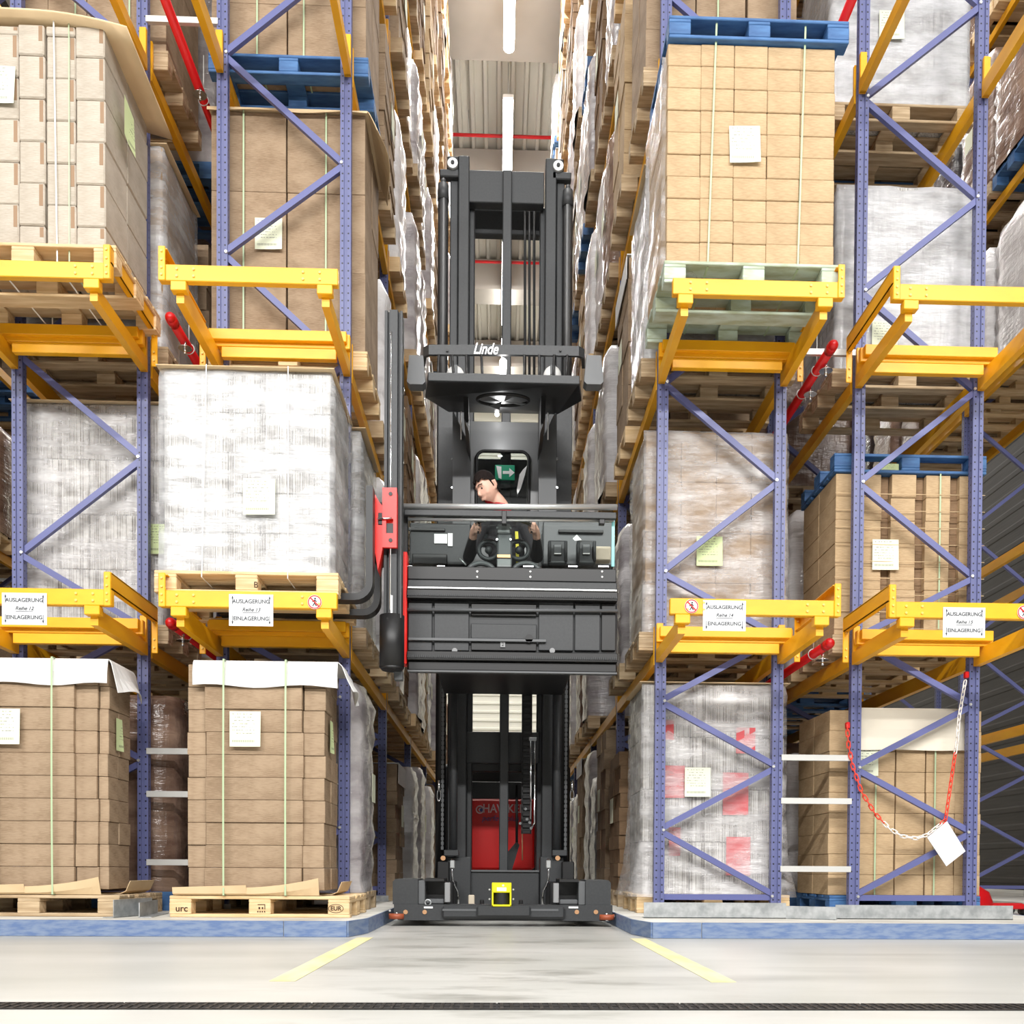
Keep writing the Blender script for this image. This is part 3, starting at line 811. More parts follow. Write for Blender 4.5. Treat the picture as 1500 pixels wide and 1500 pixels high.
brown_front(-3.56, -2.62, 6.3, [(.12, -.02), (.62, .012), (.15, -.012), (.065, -.03)], 'strapped brown flat cartons with white folded top sheet at the left edge', (-3.33, -2.955), -3.27, -2.6, .45)

# level one, left: film-wrapped grey load on the forks
zP = LV[0]+.106
pL = pallet(-1.66, 6.2, zP, 'fresh wooden pallet on the forks, under the grey film-wrapped load', 'wood_fresh')
t = thing('film_wrapped_load', (-1.66, 6.6, zP+.145), 'tall grey-white film-wrapped carton load on the truck forks', 'pallet load')
bundles(t, -2.21, -1.12, 6.24, 6.98, zP+.146, zP+1.455, [(1, 0), (1, .003), (1, .001), (1, .004), (1.2, 0)], 5, 2, 'card_edge', jx=.002, jy=.003, name='carton', c=.005)
film_shell(t, -2.235, -1.095, 6.22, 7.0, zP+.13, zP+1.472, 'film_white', 3, skirt=.012)
cb('top_board', -2.25, -1.09, 6.2, 7.0, zP+1.474, zP+1.48, 'board_tan', t, .002)
b = MB(); b.add([(-1.09, 6.25, zP+1.43), (-1.04, 6.3, zP+1.36), (-.985, 6.42, zP+.95), (-1.0, 6.5, zP+.2), (-1.1, 6.9, zP+.15), (-1.1, 6.95, zP+1.43), (-1.07, 6.6, zP+1.43)], [(0, 1, 6), (1, 2, 6), (2, 3, 4, 5), (2, 5, 6)])
obj('loose_film', b, 'film_clear', t)
label_sheet(t, -1.575, zP+.63, 6.195, .21, .235, 'label_paper')
strap(t, -1.95, 6.2, 7.02, zP+.1, zP+1.482, 'strap_white', .006, lean=.03)
strap(t, -1.39, 6.2, 7.02, zP+.1, zP+1.482, 'strap_white', .005)

# level two, left edge: pale carton stack with a warped top board
zQ = LV[1]+.106
pallet(-3.10, 6.2, zQ, 'wooden pallet under the pale cartons, upper left', 'wood_fresh')
t = thing('carton_stack', (-3.1, 6.6, zQ+.145), 'pale carton stack with brown slots and warped top board, upper left', 'pallet load')
cols = [.19, .19, .19, .17, .19, .19]; x = -3.71; ch = 1.42; z0 = zQ+.146
for ci, w in enumerate(cols):
    st = ci % 2; rh = .272; z = z0-(rh/2 if st else 0); first = True
    while z < z0+ch-.02:
        a, c = max(z, z0), min(z+rh, z0+ch)
        if c-a > .05:
            for di in range(2):
                yy0 = 6.24+di*.37
                k = ('palebundle', round(w, 3), round(c-a, 3), st)
                if k not in CACHE:
                    b = MB(); b.box(-w/2+.002, w/2-.002, -.183, .183, -(c-a)/2, (c-a)/2-.002, 0, .008)
                    b.box(w/2-.035, w/2-.011, -.1842, -.18, -(c-a)*.05, (c-a)/2-.012, 1)
                    CACHE[k] = mesh_of('carton_bundle', b, ['card_pale', 'slot_brown'])
                place('carton_bundle', CACHE[k], (x+w/2+random.uniform(-.003, .003), yy0+.185+random.uniform(-.006, .004)-(.006 if st else 0), (a+c)/2), t)
        z += rh
    x += w+(.006 if ci == 3 else 0)
g = []; nu = 15; nv = 7
for j in range(nv):
    v = j/(nv-1)
    for i in range(nu):
        u = i/(nu-1); xx = -3.75+1.33*u; dz = -.05*max(0, (u-.55)/.45)**2-.03*u+.03*sin(u*3)
        g.append((xx, 6.17+.85*v, z0+ch+.03+dz-.06*v*u))
b = MB(); b.grid(g, nu, nv, smooth=True); o = obj('top_board', b, 'board_tan', t); o.modifiers.new('thick', 'SOLIDIFY').thickness = .012
strap(t, -3.285, 6.23, 7.0, zQ+.02, z0+ch+.03, 'strap_white', .009, lean=-.02)
strap(t, -2.89, 6.23, 7.0, zQ+.02, z0+ch+.03, 'strap_white', .009, lean=-.02)
strap(t, -2.815, 6.235, 7.0, zQ+.02, z0+ch+.03, 'strap_green', .008)
label_sheet(t, -3.27, z0+1.02, 6.225, .23, .24, 'label_paper', tilt=.03)
label_sheet(t, 6.46, z0+.96, -2.52, .16, .26, 'label_green', side=1, tilt=.25)

# level two, right: tan cartons between a mint pallet and a blue pallet
zR = LV[1]+.106
pallet(1.68, 6.2, zR, 'weathered mint-painted pallet under the tan cartons', 'wood_mint')
t = thing('carton_stack', (1.68, 6.6, zR+.145), 'tall tan carton stack with a blue pallet on top, upper right', 'pallet load')
bundles(t, 1.10, 2.225, 6.24, 7.0, zR+.146, zR+1.592, [(1, 0), (1, .004), (1, 0), (1, .002), (1.05, 0)], 10, 2, 'card_tan', jx=.003, jy=.004, c=.004)
for x, ln in ((1.375, .045), (1.98, .035)): strap(t, x, 6.225, 7.0, zR+.12, zR+1.745, 'strap_green', .012, lean=ln)
label_sheet(t, 1.615, zR+.93, 6.222, .205, .24, 'label_paper', tilt=-.03)
film_shell(t, 1.075, 1.3, 6.3, 7.05, zR+.1, zR+1.57, 'film_clear', 11, top=False, skirt=.03)
pallet(1.70, 6.2, zR+1.598, 'blue pallet lying on top of the tan cartons', 'wood_blue')

# stored loads right behind the front frames
def wrapped(xc, y, z, h, inner, filmm, lab, seed, labx=None, labz=.9, cols=4, rows=4, wood='wood_aged', plab='', w=1.14, top='board_tan', lm='label_paper', extra=None, skirt=.0, rowh=None):
    pallet(xc, y, z, plab, wood)
    t = thing('film_wrapped_load', (xc, y+.4, z+.1445), lab, 'pallet load', 'film-wrapped loads behind the front frames')
    z0 = z+.146
    bundles(t, xc-w/2+.02, xc+w/2-.02, y+.03, y+.77, z0, z0+h, [(1, .003*(i % 2)) for i in range(cols)], rows, 2, inner, name='carton', c=.006)
    if extra: extra(t, z0)
    film_shell(t, xc-w/2, xc+w/2, y+.01, y+.79, z0-.02, z0+h+.006, filmm, seed, skirt=skirt)
    if top: cb('top_board', xc-w/2-.02, xc+w/2+.02, y, y+.8, z0+h+.012, z0+h+.018, top, t, .002)
    if labx is not None: label_sheet(t, labx, z0+labz, y-.012, .2, .225, lm)
    return t
Y1 = 7.19
wrapped(cL2, Y1, LV[0]+.001, 1.66, 'card_edge', 'film_clear', 'silvery film-wrapped load behind the left front frame, first level', 21, labx=-2.56, labz=.64, plab='wooden pallet under the silvery film-wrapped load, left', lm='label_green')
wrapped(cR1, Y1, LV[0]+.001, 1.55, 'card_brown', 'film_clear', 'brown film-wrapped load right of the cab, first level', 22, labx=1.62, labz=.62, plab='wooden pallet under the brown film-wrapped load right of the cab', top=None, lm='label_green')
def redprint(t, z0):
    for (xa, xb, za, zb) in ((1.28, 1.45, .75, 1.0), (1.75, 1.95, .62, .95), (1.33, 1.42, .3, .52), (1.78, 1.97, .15, .45), (1.28, 1.36, 1.2, 1.35), (1.85, 2.0, 1.1, 1.3)):
        cb('red_print', xa, xb, Y1+.014, Y1+.017, z0+za, z0+zb, 'print_red', t, 0)
wrapped(cR1, Y1, .1005, 1.63, 'card_edge', 'film_clear', 'film-wrapped load with red print behind the right front frame, floor level', 23, labx=1.545, labz=.87, plab='pallet under the red printed film-wrapped load', extra=redprint, skirt=.1, wood='wood_fresh', cols=3)
wrapped(cR2, 7.27, LV[1]+.001, 1.43, 'card_edge', 'film_milky', 'white film-wrapped load behind the right front frame, second level', 24, labx=3.0, labz=.25, plab='wooden pallet under the second-level white film-wrapped load', rows=3, top=None)
wrapped(cR2, 7.45, LV[2]+.001, 1.5, 'card_edge', 'film_milky', 'white film-wrapped load behind the right front frame, top of picture', 25, labx=3.1, labz=.6, plab='wooden pallet under the topmost white film-wrapped load, right', rows=3, top=None)
wrapped(cL1, Y1, LV[0]+.001, 1.5, 'card_grey', 'film_white', 'film-wrapped load hidden behind the load on the forks', 26, plab='pallet behind the one on the forks')
wrapped(cL2, Y1, LV[1]+.001, 1.5, 'card_brown', 'film_white', 'film-wrapped load behind the pale carton stack, upper left', 27, plab='pallet behind the pale carton stack, upper left')
wrapped(cR1, Y1, LV[1]+.001, 1.45, 'card_grey', 'film_white', 'pale film-wrapped load behind the tan carton stack', 28, plab='pallet behind the tan carton stack')
# brown stacks
def brown_stack(xc, y, z, h, cols, rows, lab, plab, wood, m_='card_brown', straps=(), labx=None, labz=.6, top='board_tan', nd=2, skip=None, w=1.16, lm='label_paper', drop=.03):
    pallet(xc, y, z, plab, wood)
    t = thing('carton_stack', (xc, y+.4, z+.1445), lab, 'pallet load', 'carton stacks behind the front frames')
    z0 = z+.146
    bundles(t, xc-w/2, xc+w/2, y+.02, y+.78, z0, z0+h, cols, rows, nd, m_, skip=skip)
    if top: fold_sheet(t, xc-w/2-.02, xc+w/2+.02, y, y+.8, z0+h+.008, drop, top, side=1, sidedrop=.12, wav=.004)
    for x in straps: strap(t, x, y+.005, y+.8, z+.13, z0+h+.012, 'strap_green')
    if labx is not None: label_sheet(t, labx, z0+labz, y, .205, .235, lm)
    return t
brown_stack(cL1, Y1, LV[1]+.001, 1.78, [(1.1, 0), (.02, -.05, 'card_shade'), (1.15, 0)], 3, 'two-column brown carton stack with label, level above the forks', 'wooden pallet under the two-column brown carton stack', 'wood_fresh', straps=(-1.95, -1.33), labx=-1.76, labz=.86)
brown_stack(cL1, Y1, LV[2]+.001, 1.55, [(1.05, 0), (.02, -.04, 'card_shade'), (1.1, 0)], 4, 'brown carton stack on a blue pallet, top left of the aisle', 'blue pallet near the top, left of the aisle', 'wood_blue', straps=(-1.85, -1.5))
brown_stack(cL2, Y1, LV[2]+.001, 1.55, [(1, 0), (1, .004), (1, 0), (1.1, 0)], 4, 'brown carton stack at the top left corner', 'wooden pallet at the top left corner', 'wood_aged', straps=(-3.2, -2.8))
brown_stack(cR1, Y1, LV[2]+.001, 1.5, [(1, 0), (.03, -.05, 'card_shade'), (1, 0), (.03, -.05, 'card_shade'), (1, 0)], 5, 'brown carton stack above the blue pallet, top right of the aisle', 'wooden pallet at the top, right of the aisle', 'wood_aged', straps=(1.65,))
t = brown_stack(cR2, Y1, .1005, 1.45, [(.5, -.02), (.02, -.05, 'card_shade'), (.6, 0), (.02, -.05, 'card_shade'), (.5, 0), (.02, -.05, 'card_shade'), (.5, 0), (.45, 0)], 9, 'brown carton stack with ivory sheet behind the chain', 'blue pallet under the carton stack behind the chain', 'wood_blue', m_='card_tan', straps=(2.95, 3.42), labx=2.86, labz=1.05, top=None, w=1.2)
fold_sheet(t, cR2-.38, cR2+.5, Y1, Y1+.8, .246+1.455, .32, 'board_ivory', side=-1, sidedrop=.1, wav=.003, flare=0)
t = brown_stack(cR2, Y1, LV[0]+.001, 1.25, [(.5, 0), (.1, -.1, 'card_shade'), (.8, 0), (.3, -.05, 'card_deep'), (.75, 0), (.3, -.05, 'card_deep'), (.75, 0), (.3, -.04, 'card_deep'), (.7, 0)], 7, 'gapped tan carton bundles under an upturned blue pallet, right', 'wooden pallet under the gapped carton bundles', 'wood_aged', m_='card_tan', straps=(3.43,), labx=3.0, labz=.62, top=None, w=1.16)
for k_ in range(9):
    b = MB(); zz = LV[0]+.2+.13*k_; b.tube([(cR2-.59, Y1+.0, zz), (cR2-.2, Y1-.004, zz-.006), (cR2+.59, Y1, zz)], .003, 5); obj('twine', b, 'board_tan', t)
pallet(cR2+.0, Y1, LV[0]+1.402, 'upturned blue pallet on top of the gapped carton bundles', 'wood_blue', flip=True)
cb('green_block', cR2-.23, cR2-.08, Y1+.03, Y1+.1, LV[0]+1.427, LV[0]+1.487, 'label_green', label='small lime green pad inside the upturned blue pallet', cat='pad')

# ------------------------------------------------------------------ the order-picker truck
T = thing('forklift_truck', (.05, 7.6, 0), 'dark grey very-narrow-aisle forklift truck with raised cab in the aisle', 'forklift')
def px(name, x0, x1, y0, y1, Y, d, mats, parent=T, c=.006, **kw):
    a = at(x0, (y0+y1)/2, Y); e = at(x1, (y0+y1)/2, Y); u = at((x0+x1)/2, y0, Y); w = at((x0+x1)/2, y1, Y)
    b = MB(); b.box(a.x, e.x, Y, Y+d, w.z, u.z, 0, c); return obj(name, b, mats, parent, **kw)
def ptube(name, pts, r, mats, parent=T, n=10, **kw):
    b = MB(); b.tube([at(*p) for p in pts], r, n); return obj(name, b, mats, parent, **kw)
def pdisc(name, x, y, Y, r, mats, parent=T, d=.012, n=14):
    p = at(x, y, Y); b = MB(); b.cyl((p.x, Y+d, p.z), (p.x, Y, p.z), r, n); return obj(name, b, mats, parent)
# --- load section on the floor
Yb = 7.02
bp = MB()
a = at(577, 1329, Yb); e = at(897, 1357, Yb)
bp.prism([(a.x, .05), (a.x+.07, .045), (e.x-.07, .045), (e.x, .05), (e.x, .165), (a.x, .165)], 'y', Yb, Yb+.16)
bp.box(a.x+.36, e.x-.36, Yb-.04, Yb, .06, .155, 0, .02); bp.box(a.x+.62, e.x-.62, Yb-.07, Yb-.03, .075, .16, 0, .015)
obj('bumper', bp, 'truck_grey', T, fix=True)
px('bumper_edge', 648, 704, 1331.5, 1334.5, Yb-.045, .01, 'truck_mid', c=0); px('bumper_edge', 766, 818, 1331.5, 1334.5, Yb-.045, .01, 'truck_mid', c=0)
for sgn, xs in ((-1, (575, 612, 622, 650, 660)), (1, (895, 858, 848, 820, 810))):
    p0 = at(xs[0], 1310, Yb).x; p1 = at(xs[1], 1310, Yb).x; p2 = at(xs[2], 1310, Yb).x; p3 = at(xs[3], 1310, Yb).x; p4 = at(xs[4], 1310, Yb).x
    o_, i_ = min(p0, p1), max(p0, p1)
    b = MB(); b.prism([(p0, .165), (p1, .165), (p1, .355), (p0+(p1-p0)*.1, .355), (p0, .335)], 'y', Yb+.01, Yb+.5)
    arm = obj('load_arm', b, 'truck_grey', T, fix=True)
    b = MB(); b.box(min(p1, p2), max(p1, p2), Yb+.03, Yb+.5, .165, .345, 0, .004)
    obj('arm_cheek', b, 'truck_mid', arm)
    b = MB(); b.box(min(p2, p3), max(p2, p3), Yb+.2, Yb+.5, .165, .345); b.box(min(p2, p3), max(p2, p3), Yb+.02, Yb+.5, .34, .36)
    obj('wheel_recess', b, 'truck_black', arm)
    b = MB(); b.box(min(p2, p3), max(p2, p3), Yb+.05, Yb+.2, .165, .205, 0, .01); obj('tread_plate', b, 'truck_mid', arm)
    b = MB(); b.box(min(p3, p4)+.005, max(p3, p4)-.005, Yb+.03, Yb+.12, .18, .33, 0, .004); obj('guard_post', b, 'truck_light', arm)
    b = MB(); b.box(min(p0, p4), max(p0, p4), Yb+.5, 8.4, .12, .33, 0, .01); obj('arm_beam', b, 'truck_black', arm)
    # wheels inside the arm and the guide roller at the corner
    xm = (p0+p2)/2; b = MB(); b.cyl((xm-.07, Yb+.75, .125), (xm+.07, Yb+.75, .125), .123, 20); obj('load_wheel', b, 'rubber_black', arm)
    gx = p0-sgn*.03; b = MB(); b.cyl((gx, Yb+.02, .055), (gx, Yb+.02, .095), .06, 20); r_ = obj('guide_roller', b, 'copper_tyre', arm)
    b = MB(); b.cyl((gx, Yb+.02, .045), (gx, Yb+.02, .105), .022, 10); obj('hub', b, 'chrome', r_)
    for qx in ((594, 622) if sgn < 0 else (873, 845)): pdisc('bolt_head', qx, 1336, Yb-.006, .017, 'brass', arm)
    for dz in (1334, 1342): pdisc('bolt_head', 571 if sgn < 0 else 899, dz, Yb+.005, .008, 'bolt_zinc', arm)
    px('reflector_strip', *((621, 634) if sgn < 0 else (833, 847)), 1328, 1330.5, Yb-.005, .02, 'print_white', arm, c=0)
    # hydraulic line
    q = (lambda v: v) if sgn < 0 else (lambda v: 1466-v)
    ptube('hydraulic_line', [(q(662), 1258, 7.6), (q(662.5), 1280, 7.6), (q(663), 1289, 7.6), (q(666), 1298, 7.6), (q(670), 1305, 7.6), (q(671), 1312, 7.6), (q(671), 1330, 7.6)], .009, 'chrome')
    px('hydraulic_fitting', q(659) if sgn < 0 else q(666), q(666) if sgn < 0 else q(659), 1260, 1272, 7.57, .03, 'silver_bar')
    pdisc('fitting_cap', q(649), 1257, 7.6, .02, 'brass')
b = MB(); p = at(627, 1322, Yb+.02); b.tube([(p.x+.022*cos(a_), Yb+.01, p.z+.022*sin(a_)) for a_ in [2*pi*i/14 for i in range(14)]], .006, 6, closed=True); b.cyl((p.x, Yb+.01, p.z-.02), (p.x, Yb+.01, .165), .009, 8); obj('lashing_ring', b, 'galvanised', T)
px('fitting_block', 686, 695, 1311, 1325, 7.5, .03, 'beige_box')
for xx in (706, 763): px('rest_pad', xx-3, xx+3, 1318, 1330, 7.3, .03, 'truck_black')
# laser scanner
sc = MB(); u = at(720.5, 1293, 6.95); w = at(749, 1328, 6.95)
sc.box(u.x, w.x, 6.95, 7.05, u.z-.075, u.z, 0, .008); sc.box(u.x, u.x+.012, 6.95, 7.05, w.z, u.z-.07, 0, .003); sc.box(w.x-.012, w.x, 6.95, 7.05, w.z, u.z-.07, 0, .003); sc.box(u.x, w.x, 6.95, 7.05, w.z, w.z+.014, 0, .003); sc.box(u.x, w.x, 7.02, 7.05, w.z, u.z, 0, .003)
S_ = obj('laser_scanner', sc, 'scanner_yellow', T, label='yellow safety laser scanner at the truck foot')
b = MB(); g = []
for j in range(3):
    for i in range(9): a_ = pi*i/8; g.append(((u.x+w.x)/2-cos(a_)*.06, 7.015-.055*sin(a_), w.z+.016+j*.045))
b.grid(g, 9, 3); obj('scanner_window', b, 'truck_black', S_)
b = MB(); b.box((u.x+w.x)/2-.035, (u.x+w.x)/2+.035, 6.947, 6.951, u.z-.062, u.z-.035); obj('scanner_plate', b, 'print_white', S_)
pdisc('scanner_lamp', 737, 1297, 6.945, .008, 'lamp_housing', S_)
for xx, yy in ((717, 1303), (717, 1317), (715, 1327), (752, 1303), (752, 1317), (754, 1327)): pdisc('bolt_head', xx, yy, 7.04, .007, 'bolt_zinc')
# --- chassis and battery behind the mast
px('chassis_panel', 678, 790, 1275, 1331, 8.15, .1, 'truck_grey')
px('chassis_ledge', 678, 790, 1274.5, 1277, 8.13, .12, 'truck_mid', c=0)
bt = px('battery', 689, 783, 1170, 1274, 9.0, .9, 'battery_red', c=.02)
px('battery_lid', 690, 783, 1145, 1170, 9.02, .8, 'truck_grey'); px('chassis_body', 640, 835, 1120, 1320, 9.95, 1.3, 'truck_black', c=.03)
yb_ = 8.994; p = at(703, 1186, yb_)
b = MB(); b.tube([(p.x+.034*cos(a_), yb_, p.z+.034*sin(a_)) for a_ in [2*pi*i/18 for i in range(18)]], .007, 6, closed=True); b.ball((p.x+.005, yb_, p.z), .02, 6, 0, 1, .1, 1); obj('emblem', b, 'print_pale', bt)
b = MB(); b.ball((p.x+.014, yb_-.002, p.z-.004), .016, 6, 0, 1, .12, 1.1); obj('emblem_core', b, 'print_blue', bt)
p = at(739, 1185, yb_); text('HAWKER', .115, 'print_pale', bt, (p.x-.005, yb_, p.z), sx=.85, bold=.002)
p = at(733, 1199, yb_); text('perfect plus', .075, 'print_blue', bt, (p.x, yb_, p.z), shear=.25)
# --- mast
Ym = 8.3
def mcol(name, x0, x1, ytop, ybot, Y, d, mats='truck_grey', **kw): return px(name, x0, x1, ytop, ybot, Y, d, mats, c=.008, **kw)
for sgn in (-1, 1):
    q = (lambda v: v) if sgn < 0 else (lambda v: 1481-v)
    def col_(name, a_, c_, yt, yb2, Y, d, mats='truck_grey'):
        a2, c2 = sorted((q(a_), q(c_))); return mcol(name, a2, c2, yt, yb2, Y, d, mats)
    dy = 0 if sgn < 0 else 4
    col_('mast_rail', 669, 685, 227+dy, 1330, Ym, .16)
    col_('mast_rail_outer', 657, 669, 258+dy, 1330, Ym+.05, .16)
    col_('mast_rail_inner', 685, 693, 300+dy, 1330, Ym+.12, .16)
    cyl_ = MB(); a2 = at(q(649), 300, Ym-.02); zt = at(649, 272+dy, Ym-.02).z; cyl_.cyl((a2.x, Ym, .3), (a2.x, Ym, zt), .046, 16); lc = obj('lift_cylinder', cyl_, 'truck_black', T)
    cyl_ = MB(); cyl_.cyl((a2.x, Ym, zt-.12), (a2.x, Ym, zt+.02), .052, 16, r1=.046); cyl_.cyl((a2.x, Ym, zt+.02), (a2.x, Ym, zt+.07), .03, 12, r1=.02); obj('cylinder_head', cyl_, 'truck_grey', lc)
    col_('cylinder_bracket', 644, 672, 247+dy, 258+dy, Ym, .08)
    pm = MB(); c3 = at(q(663), 238+dy, Ym-.03); pm.cyl((c3.x, Ym+.03, c3.z), (c3.x, Ym-.03, c3.z), .045, 18); pl_ = obj('pulley', pm, 'silver_bar', T)
    pm = MB(); pm.cyl((c3.x, Ym-.02, c3.z), (c3.x, Ym-.04, c3.z), .016, 10); obj('pulley_pin', pm, 'truck_black', pl_)
    col_('pulley_plate', 655, 672, 228+dy, 250+dy, Ym+.01, .05, 'truck_black')
    # chain of flat links down the mast
    b = MB(); z = .6; xc = at(q(650), 800, Ym-.06).x
    while z < 4.4: b.box(xc-.012, xc+.012, Ym-.075, Ym-.063, z, z+.03); b.box(xc-.006, xc+.006, Ym-.073, Ym-.065, z+.03, z+.042); z += .042
    obj('lift_chain', b, 'truck_mid', T, kind='stuff')
    # second cylinder low in front of the mast
    lo = MB(); a3 = at(q(664), 1100, 8.05); lo.cyl((a3.x, 8.1, .6), (a3.x, 8.1, 2.1), .036, 14); l2 = obj('tilt_cylinder', lo, 'truck_grey', T)
    px('cylinder_foot', *sorted((q(650), q(672))), 1245, 1254, 8.02, .1, 'truck_grey', l2)
    col_('foot_plate', 655, 690, 1255, 1330, 8.1, .2)
    col_('side_skid', 640, 658, 1262, 1332, 8.0, .5, 'truck_black')
    hk = at(q(643), 1165, 8.2); b = MB(); b.tube([(hk.x+.016*cos(a_), 8.2, hk.z+.05*sin(a_)) for a_ in [2*pi*i/14 for i in range(14)]], .006, 6, closed=True); b.cyl((hk.x, 8.2, hk.z+.04), (hk.x, 8.2, hk.z+.13), .014, 8); obj('safety_hook', b, 'chrome', T)
mcol('mast_post', 733.5, 747, 248, 1330, Ym-.02, .1)
px('mast_crosshead', 685, 797, 250, 297, Ym+.02, .1, 'truck_grey'); px('mast_cross_member', 690, 792, 305, 343, Ym+.3, .08, 'truck_grey')
px('mast_cross_member', 680, 790, 1072, 1118, Ym+.1, .1, 'truck_grey'); px('mast_cross_member', 680, 790, 985, 1008, Ym+.1, .1, 'truck_black')
px('mast_cross_member', 688, 788, 1118, 1130, Ym+.2, .1, 'truck_black')
for xx in (769, 775.5, 782.5): ptube('hydraulic_hose', [(xx, 300, Ym+.25), (xx, 600, Ym+.25)], .012, 'rubber_black', n=8)
ec = MB(); z = .75
e0 = at(764, 1100, Ym+.05).x; e1 = at(779, 1100, Ym+.05).x
while z < 2.0: ec.box(e0, e1, Ym, Ym+.06, z, z+.03, 0, .004); ec.box(e0, e0+.012, Ym, Ym+.06, z, z+.052); ec.box(e1-.012, e1, Ym, Ym+.06, z, z+.052); z += .052
ec.box(e0+.01, e1-.01, Ym+.02, Ym+.05, .75, 2.0)
obj('energy_chain', ec, 'rubber_black', T, kind='stuff')
ptube('steel_rod', [(777.5, 1082, 8.1), (777.5, 1200, 8.1)], .008, 'chrome'); ptube('steel_rod', [(783.5, 1082, 8.1), (783, 1205, 8.1), (779, 1213, 8.1)], .008, 'chrome')
px('rod_clamp', 775, 786, 1080, 1085, 8.08, .03, 'chrome', c=.002)
for x_, y_ in ((770, 1185), (772, 1200), (776, 1205), (778, 1213), (762, 1206)): pdisc('hose_fitting', x_, y_, 8.1, .012, 'chrome')
ptube('hydraulic_hose', [(757, 1150, 8.5), (757, 1234, 8.5)], .012, 'rubber_black'); ptube('steel_rod', [(765, 1217, 8.5), (765, 1260, 8.5)], .006, 'brass')
b = MB(); b.add([tuple(at(*v)) for v in ((757, 1232, 8.6), (761, 1238, 8.6), (750, 1274, 8.6), (742, 1274, 8.6), (742, 1250, 8.6))]+[tuple(at(*v)) for v in ((757, 1232, 8.64), (761, 1238, 8.64), (750, 1274, 8.64), (742, 1274, 8.64), (742, 1250, 8.64))], [(0, 1, 2, 3, 4), (9, 8, 7, 6, 5), (0, 5, 6, 1), (1, 6, 7, 2), (2, 7, 8, 3), (3, 8, 9, 4), (4, 9, 5, 0)]); obj('bracket', b, 'truck_grey', T, fix=True)
# --- cab platform and traverse rails
Yr = 6.85
pf = px('platform', 596, 904, 880, 983, Yr+.08, .13, 'truck_grey', c=.01); px('cab_floor', 640, 838, 900, 983, Yr+.21, .95, 'truck_black', pf, c=.01)
px('platform_top_band', 597, 903, 831, 851, Yr+.06, .12, 'truck_black', pf); px('platform_ledge', 597, 904, 851, 862, Yr+.02, .17, 'truck_grey', pf)
px('ledge_edge', 597, 904, 861, 864, Yr+.0, .04, 'silver_bar', pf, c=.003); px('platform_skirt', 597, 904, 969, 984, Yr+.03, .1, 'truck_black', pf, c=.01)
px('skirt_edge', 597, 904, 983, 985.5, Yr+.02, .05, 'truck_mid', pf, c=0)
for y0, y1 in ((865, 878), (955, 968)):
    r_ = px('traverse_rail', 596, 905, y0, y1, Yr, .07, 'truck_black', pf, c=.004)
    a = at(597, y0+4, Yr-.006); e = at(905, y1-1, Yr-.006); b = MB(); n = 110
    for i in range(n):
        x0 = a.x+(e.x-a.x)*i/n; b.box(x0, x0+(e.x-a.x)/n*.5, Yr-.012, Yr+.002, e.z, a.z)
    obj('rack_teeth', b, 'truck_grey', r_, kind='stuff')
for x0, x1, y0, y1, m_ in ((598, 633, 882, 953, 'truck_grey'), (636, 687, 882, 953, 'truck_grey'), (789, 840, 882, 953, 'truck_grey'), (842, 879, 884, 953, 'truck_grey'), (690, 786, 914, 936, 'truck_grey'), (881, 902, 884, 953, 'truck_black'), (690, 786, 884, 902, 'truck_black'), (690, 786, 938, 953, 'truck_black')):
    px('cover_panel', x0, x1, y0, y1, Yr+.055, .04, m_, pf, c=.004)
ptube('traverse_rod', [(597, 893, Yr+.03), (905, 895, Yr+.03)], .012, 'truck_mid', pf); px('traverse_bar', 598, 800, 935, 939, Yr+.03, .02, 'truck_mid', pf, c=.002)
for xx in (666, 809): pdisc('panel_bolt', xx, 953, Yr+.045, .02, 'truck_light', pf)
pdisc('lever_knob', 775, 935, Yr+.03, .03, 'truck_black', pf)
px('number_plate', 733, 740, 940, 948, Yr+.045, .01, 'truck_light', pf, c=0)
p = at(736.5, 944, Yr+.042); text('2', .034, 'ink_black', pf, (p.x, Yr+.044, p.z))
for xx in (699, 777, 882): 
    for yy in (837, 845): pdisc('rivet', xx, yy, Yr+.055, .006, 'bolt_zinc', pf)
px('red_side_post', 588, 596, 808, 972, Yr+.02, .12, 'truck_red', c=.004)
# front guard rails and glass
ptube('front_rail', [(590, 742, Yr+.02), (904, 743, Yr+.02)], .021, 'silver_bar', n=14); px('front_crossbar', 592, 903, 747.5, 757, Yr+.02, .04, 'truck_grey', c=.004)
ptube('hand_rail', [(598, 760.5, Yr+.06), (899, 762, Yr+.06)], .013, 'silver_bar', n=12)
px('rail_bracket', 735, 742, 748, 767, Yr+.01, .05, 'truck_black', c=.003); px('rail_bracket', 878, 886, 751, 767, Yr+.03, .05, 'truck_black', c=.003)
px('rail_post', 589, 597, 745, 835, Yr+.1, .05, 'truck_black', c=.004)
fg = MB(); a = at(597, 749, Yr+.1); e = at(900, 830, Yr+.1); fg.box(a.x, e.x, Yr+.1, Yr+.106, e.z, a.z); fgo = obj('front_glass', fg, 'cab_glass', T)
b = MB(); b.box(e.x-.022, e.x, Yr+.097, Yr+.11, e.z, a.z); obj('glass_edge', b, 'glass_edge', fgo)
for x0, x1 in ((594, 604), (640, 652), (766, 782), (832, 846), (876, 892)): px('glass_clamp', x0, x1, 828, 831, Yr+.085, .02, 'chrome', fgo, c=.002)
p = at(887, 756, Yr+.095); text('5', .05, 'print_white', fgo, (p.x, Yr+.094, p.z), bold=.001)
